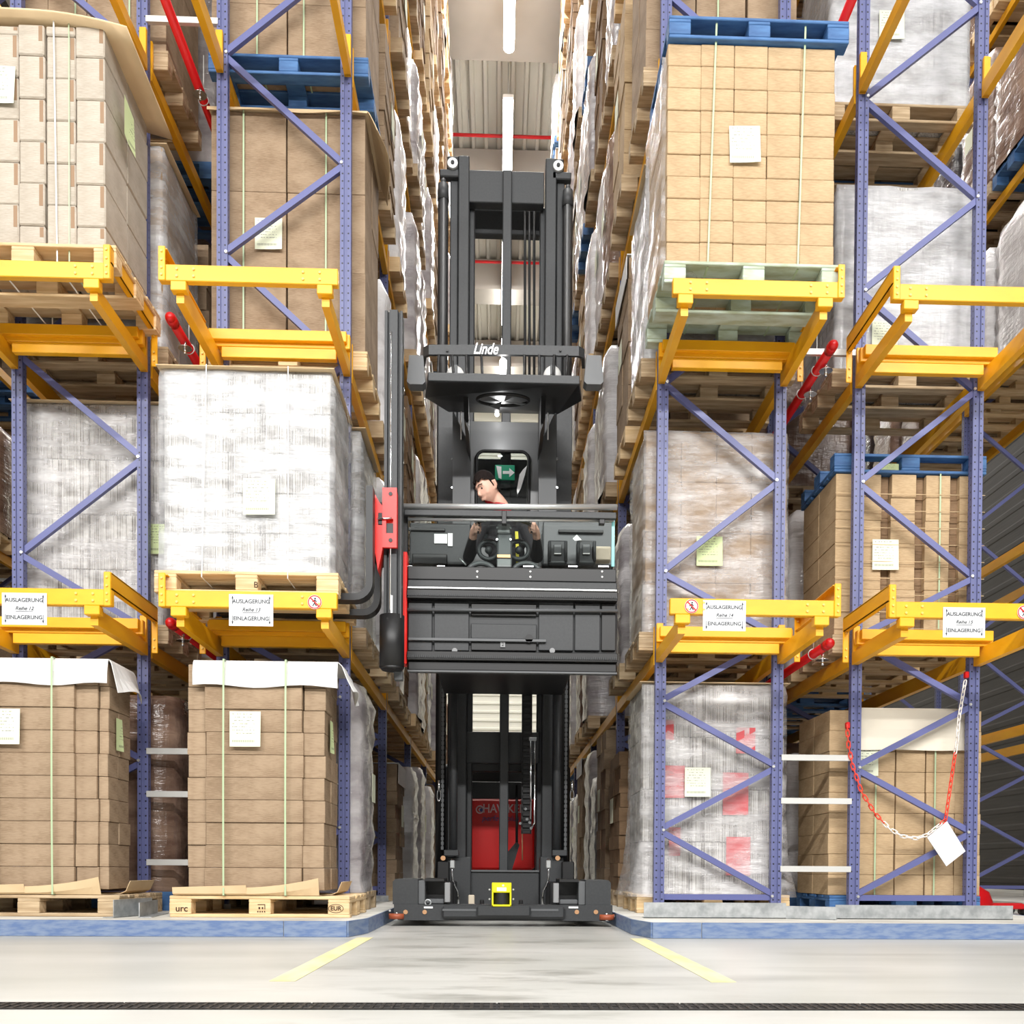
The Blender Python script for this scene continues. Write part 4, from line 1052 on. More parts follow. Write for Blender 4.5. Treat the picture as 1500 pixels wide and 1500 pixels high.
# cab interior
cz = at(700, 960, 7.3).z
px('side_cabinet', 600, 690, 766, 828, 7.45, .3, 'truck_grey', c=.01); px('cabinet_rim', 598, 652, 773, 777, 7.43, .03, 'truck_black', c=.003); px('cabinet_ledge', 604, 655, 811, 826, 7.4, .1, 'truck_black')
px('service_sticker', 636, 655, 782, 796, 7.44, .012, 'print_white', c=0); px('service_sticker', 656, 663, 781, 800, 7.44, .012, 'print_white', c=0)
px('side_cabinet', 795, 898, 764, 828, 7.5, .3, 'truck_mid', c=.01); px('cabinet_rim', 818, 884, 776, 780, 7.47, .03, 'truck_black', c=.003)
for x0 in (803, 845):
    bx_ = px('pedal_box', x0, x0+28, 791, 826, 7.3, .1, 'truck_grey', c=.012); px('pedal_plate', x0+8, x0+20, 797, 812, 7.285, .03, 'truck_mid', bx_); px('pedal_line', x0+9, x0+19, 810, 811.5, 7.283, .01, 'print_white', bx_, c=0)
    for q_ in (x0+2, x0+26): ptube('pedal_post', [(q_, 793, 7.29), (q_, 822, 7.29)], .012, 'truck_grey', bx_)
px('document_box', 866, 895, 800, 820, 7.3, .1, 'beige_box', c=.006)
b = MB(); b.add([tuple(at(*v)) for v in ((839, 789, 7.28), (845, 783, 7.28), (852, 791, 7.28), (842, 792, 7.28))]+[tuple(at(*v)) for v in ((839, 789, 7.285), (845, 783, 7.285), (852, 791, 7.285), (842, 792, 7.285))], [(0, 1, 2, 3), (7, 6, 5, 4), (0, 4, 5, 1), (1, 5, 6, 2), (2, 6, 7, 3), (3, 7, 4, 0)]); obj('paper_note', b, 'print_white', T, fix=True)
# control console
con = px('control_console', 728, 750, 781, 832, 7.0, .12, 'truck_mid', c=.012); px('console_head', 728.5, 747.5, 767, 781, 6.99, .12, 'truck_light', con, c=.008); px('console_band', 728, 748, 812, 817, 6.985, .02, 'brass', con, c=.002); px('console_foot', 728, 749, 818, 831, 6.98, .05, 'truck_light', con)
b = MB(); g = []
for j, (z_, y_) in enumerate(((0, 0), (.03, -.01), (.045, .02), (.03, .06))):
    for i in range(17):
        u_ = i/16*2-1; p = at(737, 757, 7.02); g.append((p.x+u_*.215, 7.0+y_+.04*u_*u_, p.z-.035+z_*(1-u_*u_)**.6+.0*abs(u_)))
b.grid(g, 17, 4); o = obj('console_hood', b, 'truck_light', con); o.modifiers.new('thick', 'SOLIDIFY').thickness = .01
for s_ in (-1, 1):
    b = MB(); p = at(738+s_*22, 806, 7.1); b.tube([(p.x+.075*cos(a_), 7.1+.02*sin(a_), p.z+.075*sin(a_)) for a_ in [2*pi*i/20 for i in range(20)]], .018, 8, closed=True); b.ball((p.x, 7.1, p.z), .03, 6); obj('steering_knob', b, 'truck_grey', con)
    b = MB(); p = at(738+s_*33, 833, 7.05); b.tube([(p.x+.1*cos(a_), 7.05, p.z-.03+.07*sin(a_)) for a_ in [pi*i/12 for i in range(13)]], .02, 8); obj('arm_pad', b, 'truck_mid', con)
    for yy in (773, 790): pdisc('console_screw', 738+s_*10, yy, 6.985, .008, 'chrome', con)
ptube('pen', [(673, 818, 7.05), (683, 828, 7.05)], .006, 'silver_bar')
# rear wall, pillars and window
Yw = 8.0
w0 = at(688, 617, Yw); w1 = at(790, 985, Yw); h0 = at(698, 661, Yw); h1 = at(774, 800, Yw)
rw = MB(); rw.box(w0.x, h0.x, Yw, Yw+.03, w1.z, w0.z); rw.box(h1.x, w1.x, Yw, Yw+.03, w1.z, w0.z); rw.box(h0.x, h1.x, Yw, Yw+.03, h0.z, w0.z); rw.box(h0.x, h1.x, Yw, Yw+.03, w1.z, h1.z)
rwo = obj('rear_wall', rw, 'truck_light', T)
rr = .07; loop = []
for cx_, cz_, a0 in ((h1.x-rr, h0.z-rr, 0), (h0.x+rr, h0.z-rr, pi/2), (h0.x+rr, h1.z+rr, pi), (h1.x-rr, h1.z+rr, 1.5*pi)):
    for i in range(6): a_ = a0+pi/2*i/5; loop.append((cx_+rr*cos(a_), Yw-.01, cz_+rr*sin(a_)))
b = MB(); b.tube(loop, .014, 8, closed=True); obj('window_seal', b, 'rubber_black', rwo)
b = MB()
for (cx_, cz_, sx_) in ((h0.x, h0.z, 1), (h1.x, h0.z, -1)):
    pts = [(cx_, cz_)]+[(cx_+sx_*(rr-rr*cos(pi/2*i/5)), cz_-rr+rr*sin(pi/2*i/5)) for i in range(6)]
    b.prism(pts, 'y', Yw-.001, Yw+.02)
obj('window_corner', b, 'truck_light', rwo, fix=True)
b = MB(); b.box(h0.x, h1.x, Yw+.012, Yw+.018, h1.z, h0.z); obj('rear_window', b, 'rear_glass', rwo)
px('rear_hood', 699, 772, 672, 800, Yw+.16, .02, 'truck_grey')
px('rear_hood_post', 733, 748, 662, 800, Yw+.12, .03, 'truck_mid')
for sgn in (-1, 1):
    q = (lambda v: v) if sgn < 0 else (lambda v: 1478-v)
    b = MB(); pts = [at(q(v[0]), v[1], 7.85) for v in ((663, 985), (689, 985), (689, 655), (684, 644), (663, 600))]
    b.prism([(v.x, v.z) for v in pts], 'y', 7.85, 7.97); obj('cab_pillar', b, 'truck_mid', T, fix=True)
    b = MB(); pts = [at(q(v[0]), v[1], 7.5) for v in ((680, 590), (687, 590), (688, 650), (681, 630))]
    b.prism([(v.x, v.z) for v in pts], 'y', 7.3, 7.84); obj('roof_strut', b, 'truck_black', T, fix=True)
    ptube('pillar_light', [(q(675.5), 603, 7.84), (q(675.5), 644, 7.84)], .006, 'print_white')
    for yy in (672, 714): pdisc('pillar_bolt', q(662), yy, 7.86, .009, 'chrome')
    px('tail_panel', *sorted((q(641), q(664))), 590, 985, 8.12, .05, 'truck_grey', c=.004)
# overhead guard
rz0 = at(740, 560, 6.95).z; rz1 = at(740, 601, 7.85).z
ru = at(627, 560, 6.95).x; rv = at(848, 560, 6.95).x
b = MB(); b.add([(ru, 6.95, rz0), (rv, 6.95, rz0), (rv+.05, 7.3, rz0+.05), (rv-.1, 7.9, rz1), (ru+.1, 7.9, rz1), (ru-.05, 7.3, rz0+.05), (ru, 6.95, rz0+.06), (rv, 6.95, rz0+.06), (rv+.05, 7.3, rz0+.1), (rv-.1, 7.9, rz1+.04), (ru+.1, 7.9, rz1+.04), (ru-.05, 7.3, rz0+.1)],
      [(0, 5, 4, 3, 2, 1), (6, 7, 8, 9, 10, 11), (0, 1, 7, 6), (1, 2, 8, 7), (2, 3, 9, 8), (3, 4, 10, 9), (4, 5, 11, 10), (5, 0, 6, 11)])
rf = obj('overhead_guard', b, 'truck_black', T, fix=True)
px('guard_fascia', 627, 849, 548, 560, 6.93, .03, 'truck_grey', rf, c=.004)
gb = MB(); Yg = 6.98; pts = [at(618, 530, Yg+.25), at(620, 516, Yg+.08), at(628, 512, Yg), at(740, 512, Yg), at(848, 514, Yg), at(856, 518, Yg+.08), at(857, 533, Yg+.25)]
hgt = .036
vs_ = []
for p in pts: vs_ += [(p.x, p.y, p.z-hgt), (p.x, p.y, p.z+hgt)]
n_ = len(pts); gb.add(vs_, [(2*i, 2*i+2, 2*i+3, 2*i+1) for i in range(n_-1)]); gbo = obj('guard_bar', gb, 'truck_grey', rf); gbo.modifiers.new('thick', 'SOLIDIFY').thickness = .025
for xx in (655, 821): pdisc('bar_hole', xx, 512.5, Yg-.014, .009, 'truck_black', gbo, d=.005)
p = at(711, 512, Yg-.015); text('Linde', .115, 'print_white', gbo, (p.x, Yg-.016, p.z+.002), shear=.35, bold=.002, sx=.72)
for xx, x2 in ((643, 641), (662, 665), (683, 684), (705, 707), (768, 768), (790, 790), (812, 810), (831, 829)): ptube('guard_rod', [(xx, 520, Yg), (x2, 557, Yg-.02)], .01, 'truck_black', rf, n=6)
for xx in (667, 809):
    b = MB(); p = at(xx, 552, 7.12); b.ball((p.x, 7.12, p.z), .07, 8, 0, 1, 1, 1.1); w_ = obj('work_light', b, 'lamp_housing', rf)
    b = MB(); b.box(p.x-.02, p.x+.02, 7.045, 7.06, p.z-.02, p.z+.05); obj('light_clip', b, 'truck_mid', w_)
for x0, x1 in ((596, 623), (856, 884)):
    b = MB(); u = at(x0, 520, 6.95); w = at(x1, 563, 6.95); xm = (u.x+w.x)/2; hw = (w.x-u.x)/2
    b.prism([(u.x, w.z+.02), (u.x+.02, w.z), (w.x-.02, w.z), (w.x, w.z+.02), (xm+hw*.75, u.z), (xm-hw*.75, u.z)], 'y', 6.95, 7.05); obj('side_lamp_box', b, 'truck_mid', rf, fix=True)
b = MB(); p = at(737, 573, 7.2); b.tube([(p.x+.2*cos(a_), 7.25+.13*sin(a_), rz0+.02+.02*sin(a_)) for a_ in [2*pi*i/24 for i in range(24)]], .012, 6, closed=True); fan = obj('cab_fan', b, 'rubber_black', rf)
for k_ in range(4):
    a_ = k_*pi/2+.4; b = MB(); b.add([(p.x+.02*cos(a_), 7.25, rz0+.01), (p.x+.18*cos(a_-.25), 7.25+.12*sin(a_-.25), rz0+.005), (p.x+.18*cos(a_+.25), 7.25+.12*sin(a_+.25), rz0+.02)], [(0, 1, 2)]); o = obj('fan_blade', b, 'truck_mid', fan); o.modifiers.new('thick', 'SOLIDIFY').thickness = .004
b = MB(); p = at(737, 537, 7.0); b.tube([(p.x, 7.05, p.z-.06), (p.x, 7.05, p.z+.06)], [.02, .028], 12); b.ball((p.x, 7.05, p.z-.06), .02, 6); b.ball((p.x, 7.05, p.z+.06), .028, 6); obj('strip_lamp_glint', b, 'lamp_glow', rf, label='glowing capsule under the guard bar, stand-in for the strip lamp reflection')  # added glowing capsule imitates the aisle strip lamp's reflection; no lamp is mounted here
b = MB(); p = at(728, 607, 7.9); b.ball((p.x, 7.9, p.z), .018, 6); obj('cab_lamp', b, 'lamp_glow', rf)
pl = bpy.data.lights.new('cab_lamp_light', 'POINT'); pl.energy = 2.2; pl.shadow_soft_size = .03; plo = bpy.data.objects.new('cab_lamp_light', pl); COL.objects.link(plo); plo.location = (p.x+.03, 7.72, p.z-.14)
# exit sign's reflection in the rear window, built as a solid green plate
es = px('exit_sign_reflection', 725, 754, 681, 703, Yw-.03, .012, 'exit_green', rwo, c=.003, label='reflection of a green escape sign with white arrow, built as a plate')
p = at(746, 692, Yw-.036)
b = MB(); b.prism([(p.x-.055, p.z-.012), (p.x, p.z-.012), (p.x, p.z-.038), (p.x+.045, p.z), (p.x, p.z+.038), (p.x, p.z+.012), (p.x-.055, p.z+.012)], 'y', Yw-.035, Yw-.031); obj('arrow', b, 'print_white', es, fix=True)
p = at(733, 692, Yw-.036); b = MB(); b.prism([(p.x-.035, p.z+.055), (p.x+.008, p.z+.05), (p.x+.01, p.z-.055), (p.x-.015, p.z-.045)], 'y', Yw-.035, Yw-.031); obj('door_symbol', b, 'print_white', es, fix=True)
b = MB(); pts = [at(v[0], v[1], Yw-.02) for v in ((772, 682), (769, 695), (763, 715), (758, 724), (757, 718), (761, 695), (766, 688))]; b.prism([(v.x, v.z) for v in pts], 'y', Yw-.02, Yw-.012); obj('paper_strip', b, 'print_white', rwo, fix=True)
# --- auxiliary mast with forks
Ya = 6.62
am = MB(); a = at(563, 600, Ya); e = at(589, 600, Ya); zt = at(576, 455, Ya).z; zb = at(576, 905, Ya).z
W_ = e.x-a.x
prof = [(0, 0), (.16, 0), (.2, .02), (.26, .02), (.3, -.012), (.74, -.012), (.78, .02), (.84, .02), (.88, 0), (1, 0), (1, .12), (0, .12)]
am.prism([(a.x+W_*u_, Ya+v_) for u_, v_ in prof], 'z', zb, zt); amo = obj('auxiliary_mast', am, 'truck_grey', T, fix=True)
p = at(573, 600, Ya); b = MB(); b.cyl((p.x, Ya-.014, at(573, 895, Ya).z), (p.x, Ya-.014, at(573, 488, Ya).z), .006, 8); obj('piston_rod', b, 'chrome', amo)
b = MB(); u = at(574, 902, Ya+.05); w = at(574, 978, Ya+.05); b.cyl((u.x, Ya+.06, w.z), (u.x, Ya+.06, u.z), .088, 22); b.cyl((u.x, Ya+.06, w.z-.018), (u.x, Ya+.06, w.z), .07, 22, r1=.088); obj('mast_motor', b, 'truck_black', amo)
px('motor_bracket', 577, 590, 982, 996, Ya+.1, .06, 'truck_mid', amo)
px('mast_scale', 572, 575, 872, 905, Ya-.02, .01, 'print_white', amo, c=0)
fc = MB(); u = at(560, 714, Ya-.07); w = at(581, 802, Ya-.07)
def zy(y): return at(570, y, Ya-.07).z
hx0, hx1 = at(565.5, 770, Ya-.07).x, at(576, 770, Ya-.07).x
fc.box(u.x, w.x, Ya-.07, Ya-.045, zy(760), u.z); fc.box(u.x, w.x, Ya-.07, Ya-.045, w.z, zy(781)); fc.box(u.x, hx0, Ya-.07, Ya-.045, zy(781), zy(760)); fc.box(hx1, w.x, Ya-.07, Ya-.045, zy(781), zy(760)); fc.box(u.x, w.x, Ya-.045, Ya+.03, zy(802)+.02, zy(716)-.01)
fco = obj('fork_carriage', fc, 'truck_red', T, label='red fork carriage')
b = MB(); b.box(hx0, hx1, Ya-.05, Ya-.044, zy(781), zy(765)); obj('lock_slot', b, 'truck_black', fco)
for yy in (723, 791): pdisc('carriage_bolt', 572, yy, Ya-.075, .014, 'truck_black', fco)
b = MB(); v = [at(545, 724, Ya-.06), at(548, 722, Ya-.06), at(556, 736, Ya-.06), at(561, 742, Ya-.06), at(561, 800, Ya-.06), at(555, 840, Ya+.0), at(550, 812, Ya-.06), at(545, 806, Ya-.06)]
b.prism([(q_.x, q_.z) for q_ in v], 'y', Ya-.06, Ya+.1); obj('carriage_flange', b, 'truck_red', fco, fix=True)
b = MB(); b.cyl(tuple(at(553, 760, Ya-.08)), tuple(at(574, 759, Ya-.08)), .006, 8); obj('lock_pin', b, 'chrome', fco)
px('latch', 554, 560, 751, 768, Ya-.068, .02, 'truck_black', fco, c=.002)
# forks: shank, heel and blade reaching left into the pallet
zf = zP+.028
for k_, (yc, x_sh) in enumerate(((6.455, -.885), (6.845, -.885))):
    b = MB(); w = .055; th = .046; pts = [(-2.02, zf+.006), (-1.9, zf+.02), (x_sh-.1, zf+.02)]
    for i in range(1, 7): a_ = -pi/2+pi/2*i/6; pts.append((x_sh-.1+.1*cos(a_), zf+.12+.1*sin(a_)))
    ztop = at(543, 716, yc).z if k_ == 0 else at(550, 740, yc).z
    pts.append((x_sh, ztop))
    vs_ = []
    for i, p in enumerate(pts):
        p = Vector((p[0], p[1])); pr = Vector(pts[max(0, i-1)]); nx = Vector(pts[min(len(pts)-1, i+1)]); t_ = (nx-pr).normalized(); nn = Vector((-t_.y, t_.x))
        h_ = th/2 if i > 1 else (.012 if i == 0 else th/2)
        for s_ in (-1, 1):
            for sw in (-1, 1): vs_.append((p.x+nn.x*h_*s_, yc+sw*w, p.y+nn.y*h_*s_))
    fs_ = []
    for i in range(len(pts)-1):
        k0 = i*4; k1 = k0+4
        fs_ += [(k0, k0+1, k1+1, k1), (k0+2, k1+2, k1+3, k0+3), (k0, k1, k1+2, k0+2), (k0+1, k0+3, k1+3, k1+1)]
    L_ = (len(pts)-1)*4; fs_ += [(0, 2, 3, 1), (L_, L_+1, L_+3, L_+2)]
    b.add(vs_, fs_); obj('fork', b, 'truck_black', fco, fix=True)
px('fork_bar', 543, 560, 735, 745, 6.6, .3, 'truck_black', fco); px('fork_bar', 543, 560, 800, 812, 6.6, .3, 'truck_black', fco)

# ------------------------------------------------------------------ the operator
def person():
    fz = at(740, 975, 7.3).z+.02
    hc = at(714, 716, 7.35); hx, hy, hz = hc.x, hc.y, hc.z
    nb = (hx+.125, hy+.07, hz-.135)
    hb = MB(); hands = []
    def limb(pts):
        """tapering limb through joints (point, radius), rounded at every joint"""
        P = []; Rd = []
        for i in range(len(pts)-1):
            (p, r), (q, r2) = pts[i], pts[i+1]
            for k in range(6):
                t = k/6; bulge = 1+.08*sin(pi*t); P.append(Vector(p).lerp(Vector(q), t)); Rd.append((r+(r2-r)*t)*bulge)
        P.append(Vector(pts[-1][0])); Rd.append(pts[-1][1]); hb.tube(P, Rd, 14)
        for p, r in pts: hb.ball(p, r, 8)
    tz = (nb[2]-.06)-(fz+.6)
    for k in range(9):
        t = k/8; w = .15-.03*sin(pi*min(1, t*1.25))+(.03*t if t < .85 else -.02); hb.ball((.10+(nb[0]-.10)*t, 7.62-.15*t, fz+.6+tz*t*.93), 1, 10, 0, w, .115, .11)
    limb([((nb[0]+.01, 7.47, nb[2]-.08), .07), (nb, .06), ((hx+.045, hy+.03, hz-.04), .052)])
    limb([((nb[0]-.17, 7.47, nb[2]-.11), .062), ((nb[0], 7.48, nb[2]-.08), .08), ((nb[0]+.17, 7.47, nb[2]-.11), .062)])
    for s, hp in ((-1, at(694, 776, 7.12)), (1, at(785, 776, 7.12))):
        limb([((nb[0]+s*.18, 7.46, nb[2]-.12), .06), ((nb[0]+s*.27, 7.38, hp.z-.12), .047), ((hp.x+s*.01, 7.18, hp.z-.05), .03), ((hp.x, 7.135, hp.z), .028)])
        limb([((.10+s*.09, 7.58, fz+.58), .09), ((.10+s*.15, 7.22, fz+.52), .064), ((.10+s*.14, 7.32, fz+.09), .042), ((.10+s*.15, 7.16, fz+.05), .04)])
        hands.append((s, hp))
    bm = bmesh.new(); tmp = bpy.data.meshes.new('body')
    # head: looks down to the picture's left; facing direction f
    f = Vector((-.72, -.58, -.46)).normalized(); up_ = Vector((-.25, -.1, 1)); r_ = f.cross(up_).normalized(); up_ = r_.cross(f).normalized()
    H = Vector((hx, hy, hz))
    def hp_(x, y, z): return H+r_*x+f*y+up_*z
    n = 20; pts = []
    for j in range(n+1):
        t = pi*j/n
        for i in range(2*n):
            a = pi*i/n; x, y, z = sin(t)*cos(a)*.076, sin(t)*sin(a)*.096, cos(t)*.118
            if z < 0: k = -z/.118; x *= 1-.32*k*k; y = y*(1-.18*k*k)+.012*k
            if y > 0 and z > -.02 and z < .03: y -= .006*max(0, 1-abs(abs(x)-.032)/.022)
            pts.append(hp_(x, y, z))
    hb.grid(pts, 2*n, n+1, 0, True, True)
    hb.tube([hp_(0, .09, .018), hp_(0, .1, -.01), hp_(0, .11, -.024), hp_(0, .098, -.038)], [.006, .008, .011, .009], 8)
    hb.tube([hp_(-.025, .08, -.066), hp_(0, .088, -.064), hp_(.025, .082, -.066)], [.004, .006, .004], 8); hb.tube([hp_(-.022, .076, -.078), hp_(0, .084, -.077), hp_(.022, .076, -.078)], [.004, .006, .004], 8)
    hb.tube([hp_(-.045, .083, .03), hp_(-.02, .093, .034), hp_(.02, .093, .034), hp_(.045, .08, .03)], .0055, 8)
    for s in (-1, 1):
        hb.tube([hp_(s*.077, -.012, -.03), hp_(s*.086, -.02, 0), hp_(s*.086, -.016, .028), hp_(s*.078, .0, .03)], [.009, .013, .014, .009], 8)
        hb.ball(hp_(s*.046, .055, -.03), .016, 6)
    # fingers closed round the grips
    for s, p in hands:
        for k in range(4):
            z = p.z+.03-.021*k; L = (1, 1.12, 1.05, .88)[k]
            hb.tube([(p.x, 7.13, z), (p.x-s*.012, 7.085-.012*L, z), (p.x-s*.035*L, 7.075-.012*L, z-.003), (p.x-s*.052*L, 7.09, z-.004)], [.012, .0115, .0105, .009], 8)
        hb.tube([(p.x-s*.005, 7.13, p.z+.01), (p.x-s*.035, 7.115, p.z+.04), (p.x-s*.05, 7.1, p.z+.055)], [.014, .012, .01], 8)
        hb.ball((p.x, 7.13, p.z), .036, 8, 0, .6, .8, 1.2)
    k = [bm.verts.new(v_) for v_ in hb.v]
    for f_ in hb.f:
        try: bm.faces.new([k[i] for i in f_])
        except ValueError: pass
    bmesh.ops.recalc_face_normals(bm, faces=bm.faces); bm.to_mesh(tmp); bm.free()
    o = bpy.data.objects.new('sk2', tmp); COL.objects.link(o); rm = o.modifiers.new('r', 'REMESH'); rm.mode = 'VOXEL'; rm.voxel_size = .0065
    sm = o.modifiers.new('sm', 'SMOOTH'); sm.iterations = 2; sm.factor = .5
    body = bpy.data.meshes.new_from_object(o.evaluated_get(bpy.context.evaluated_depsgraph_get())); bpy.data.objects.remove(o)
    bm = bmesh.new(); bm.from_mesh(body); seen = set(); best = []
    for v_ in bm.verts:
        if v_ in seen: continue
        st = [v_]; comp = []; seen.add(v_)
        while st:
            w_ = st.pop(); comp.append(w_)
            for e_ in w_.link_edges:
                o_ = e_.other_vert(w_)
                if o_ not in seen: seen.add(o_); st.append(o_)
        if len(comp) > len(best): best = comp
    keep = set(best); bmesh.ops.delete(bm, geom=[v_ for v_ in bm.verts if v_ not in keep], context='VERTS'); bm.to_mesh(body); bm.free()
    body.materials.clear()
    for m_ in ('skin', 'jacket', 'shirt_red', 'trousers'): body.materials.append(M(m_))
    org = Vector((.1, 7.5, fz))
    for pg in body.polygons:
        c = pg.center; pg.use_smooth = True
        d = c-Vector(nb)
        hd = min((c-Vector((p.x, 7.12, p.z))).length for s, p in hands)
        if c.z < fz+.66: i = 3
        elif hd < .075: i = 0
        elif d.z > .03 and d.length < .4: i = 0
        elif d.z > -.06 and abs(d.x) < .14: i = 2
        else: i = 1
        pg.material_index = i
    body.transform(Matrix.Translation(-org))
    t = bpy.data.objects.new('person', body); COL.objects.link(t); t.location = org; ORG[t.name] = org
    setp(t, 'person with short dark hair and dark jacket in the raised cab, looking down', 'person')
    # hair cap, short at the sides
    hb = MB(); pts = []; n = 16
    for j in range(n+1):
        t_ = pi*.62*j/n
        for i in range(2*n):
            a = pi*i/n; x, y, z = sin(t_)*cos(a), sin(t_)*sin(a), cos(t_)
            e = .005+(.02*max(0, z)**2+.012*max(0, y)*max(0, z) if z > 0 else 0)
            yy = y*.096+e*y; lim = .072 if y > .45 else (.05 if y > .15 else (.0 if y > -.25 else -.06))
            lim += .012*sin(i*2.3)
            zz = max(z*.118+e*z, lim)
            px_ = x*.076+e*x
            if zz == lim: px_ *= .985; yy *= .97
            pts.append(hp_(px_, yy, zz)+Vector((0, 0, .007*noise.noise(Vector((i*.9, j*.9, 0))))))
    hb.grid(pts, 2*n, n+1, 0, True, True); obj('hair', hb, 'hair', t)
    for s in (-1, 1):
        hb = MB(); hb.ball(hp_(s*.032, .083, .01), .0065, 6); obj('eye', hb, 'eye_dark', t)
        hb = MB(); hb.tube([hp_(s*.014, .1, .034), hp_(s*.034, .096, .041), hp_(s*.052, .08, .036)], .003, 6); obj('eyebrow', hb, 'hair', t)
    b = MB(); g = []
    for (z_, x_) in ((nb[2]-.2, .075), (nb[2]-.33, .082), (nb[2]-.5, .085)):
        for dx in (-.012, .012): g.append((nb[0]+x_+dx+.03, 7.335, z_))
    b.add(g, [(0, 1, 3, 2), (2, 3, 5, 4)]); o = obj('vest_strap', b, 'vest_yellow', t); o.modifiers.new('th', 'SOLIDIFY').thickness = .006
    # seat under the operator
    sx = MB(); sx.box(-.14, .34, 7.45, 7.78, fz+.38, fz+.50, 0, .04); sx.box(-.1, .3, 7.76, 7.84, fz+.5, fz+1.0, 0, .03); obj('seat', sx, 'rubber_black', T)
    sx = MB(); sx.box(-.05, .25, 7.5, 7.75, fz-.02, fz+.38, 0, .02); obj('seat_base', sx, 'truck_black', T)
person()

# ------------------------------------------------------------------ signs, chain, pipes
def row_sign(xp, yp, Y, w, h, num, lab, rot=0):
    c = at(xp, yp, Y); t = thing('row_sign', (c.x, Y, c.z-h/2), lab, 'sign', 'row signs on the yellow beams')
    cb('sheet', c.x-w/2, c.x+w/2, Y-.003, Y, c.z-h/2, c.z+h/2, 'sign_white', t, 0)
    text('AUSLAGERUNG', h*.17, 'ink', t, (c.x, Y-.004, c.z+h*.27), sx=.98, bold=.0006)
    text('Reihe '+num, h*.16, 'ink', t, (c.x, Y-.004, c.z+h*.01), shear=.3, bold=.0004)
    b = MB(); b.box(c.x-w*.19, c.x+w*.19, Y-.005, Y-.003, c.z-h*.085, c.z-h*.075); obj('underline', b, 'ink', t)
    text('EINLAGERUNG', h*.17, 'ink', t, (c.x, Y-.004, c.z-h*.27), sx=.98, bold=.0006)
    for sx_ in (-1, 1):
        for up_ in (1, -1):
            x = c.x+sx_*w*.42; z0 = c.z+up_*h*.18; z1 = c.z+up_*h*.44; b = MB(); b.box(x-.0015, x+.0015, Y-.005, Y-.003, min(z0, z1), max(z0, z1))
            tip = z1 if up_ > 0 else z1; b.prism([(x-.006, tip-up_*.016), (x+.006, tip-up_*.016), (x, tip+.002*up_)], 'y', Y-.005, Y-.003); obj('arrow', b, 'ink', t, fix=True)
row_sign(368, 894, 6.146, .285, .205, '13', 'white row sign reading Reihe 13, on the beam under the forks')
row_sign(36, 892, 6.146, .285, .205, '12', 'white row sign reading Reihe 12, at the left edge')
row_sign(1061, 902, 6.146, .285, .2, '14', 'white row sign on the beam just right of the truck')
row_sign(1412, 912, 6.146, .285, .2, '15', 'white row sign on the rightmost front beam')
def no_entry(xp, yp, lab, Y=6.146, r=.046):
    c = at(xp, yp, Y); t = thing('prohibition_sticker', (c.x, Y, c.z), lab, 'sign', 'no-pedestrian stickers')
    b = MB(); b.cyl((c.x, Y, c.z), (c.x, Y-.003, c.z), r, 24); obj('disc', b, 'sign_white', t)
    b = MB(); b.tube([(c.x+r*.88*cos(a), Y-.003, c.z+r*.88*sin(a)) for a in [2*pi*i/24 for i in range(24)]], .0035, 6, closed=True); obj('ring', b, 'truck_red', t)
    b = MB(); b.prism([(c.x-.034, c.z+.027), (c.x-.027, c.z+.033), (c.x+.034, c.z-.027), (c.x+.027, c.z-.033)], 'y', Y-.006, Y-.004); obj('slash', b, 'truck_red', t, fix=True)
    b = MB(); Yk = Y-.004; b.ball((c.x+.003, Yk, c.z+.022), .006, 6, 0, 1, .2, 1)
    for pts in (((.001, .014), (0, -.006)), ((0, -.006), (-.012, -.026)), ((0, -.006), (.011, -.026)), ((.001, .012), (-.014, 0)), ((.001, .012), (.013, .002))):
        b.tube([(c.x+u, Yk, c.z+w) for u, w in pts], .003, 5)
    obj('walking_figure', b, 'ink_black', t)
no_entry(461, 882, 'round no-pedestrians sticker beside the Reihe 13 sign')
no_entry(1013, 888, 'round no-pedestrians sticker right of the truck')
no_entry(1500, 897, 'round no-pedestrians sticker cut by the right edge')
# stamp marks on the lowest pallet
for o in [o for o in bpy.data.objects if o.get('category') == 'pallet' and 'stamped wooden' in o.get('label', '')]:
    Yp = 6.3-.0015
    c = at(1160*.2667/1, 1331, Yp); p = at(266, 1331, Yp); text('urc', .062, 'wood_brand', o, (p.x, Yp, p.z), 'stamp', bold=.001)
    p = at(383, 1330, Yp); b = MB(); b.box(p.x-.025, p.x+.025, Yp-.001, Yp, p.z+.02, p.z+.025); b.box(p.x+.02, p.x+.025, Yp-.001, Yp, p.z-.01, p.z+.02); b.box(p.x-.02, p.x-.008, Yp-.001, Yp, p.z-.008, p.z+.006); b.box(p.x+.002, p.x+.012, Yp-.001, Yp, p.z-.008, p.z+.006)
    for i in range(4): b.box(p.x-.028+i*.015, p.x-.02+i*.015, Yp-.001, Yp, p.z-.03, p.z-.02)
    obj('stamp', b, 'wood_brand', o)
    p = at(492, 1331, Yp); text('EUR', .04, 'wood_brand', o, (p.x, Yp, p.z), 'stamp', bold=.001)
    b = MB(); b.tube([(p.x+.05*cos(a), Yp, p.z+.028*sin(a)) for a in [2*pi*i/20 for i in range(20)]], .002, 4, closed=True); obj('stamp', b, 'wood_brand', o)
p = at(375, 857, 6.2); o = [o for o in bpy.data.objects if 'pallet on the forks' in o.get('label', '')][0]
text('B', .055, 'wood_brand', o, (p.x, 6.1985, p.z), 'stamp')
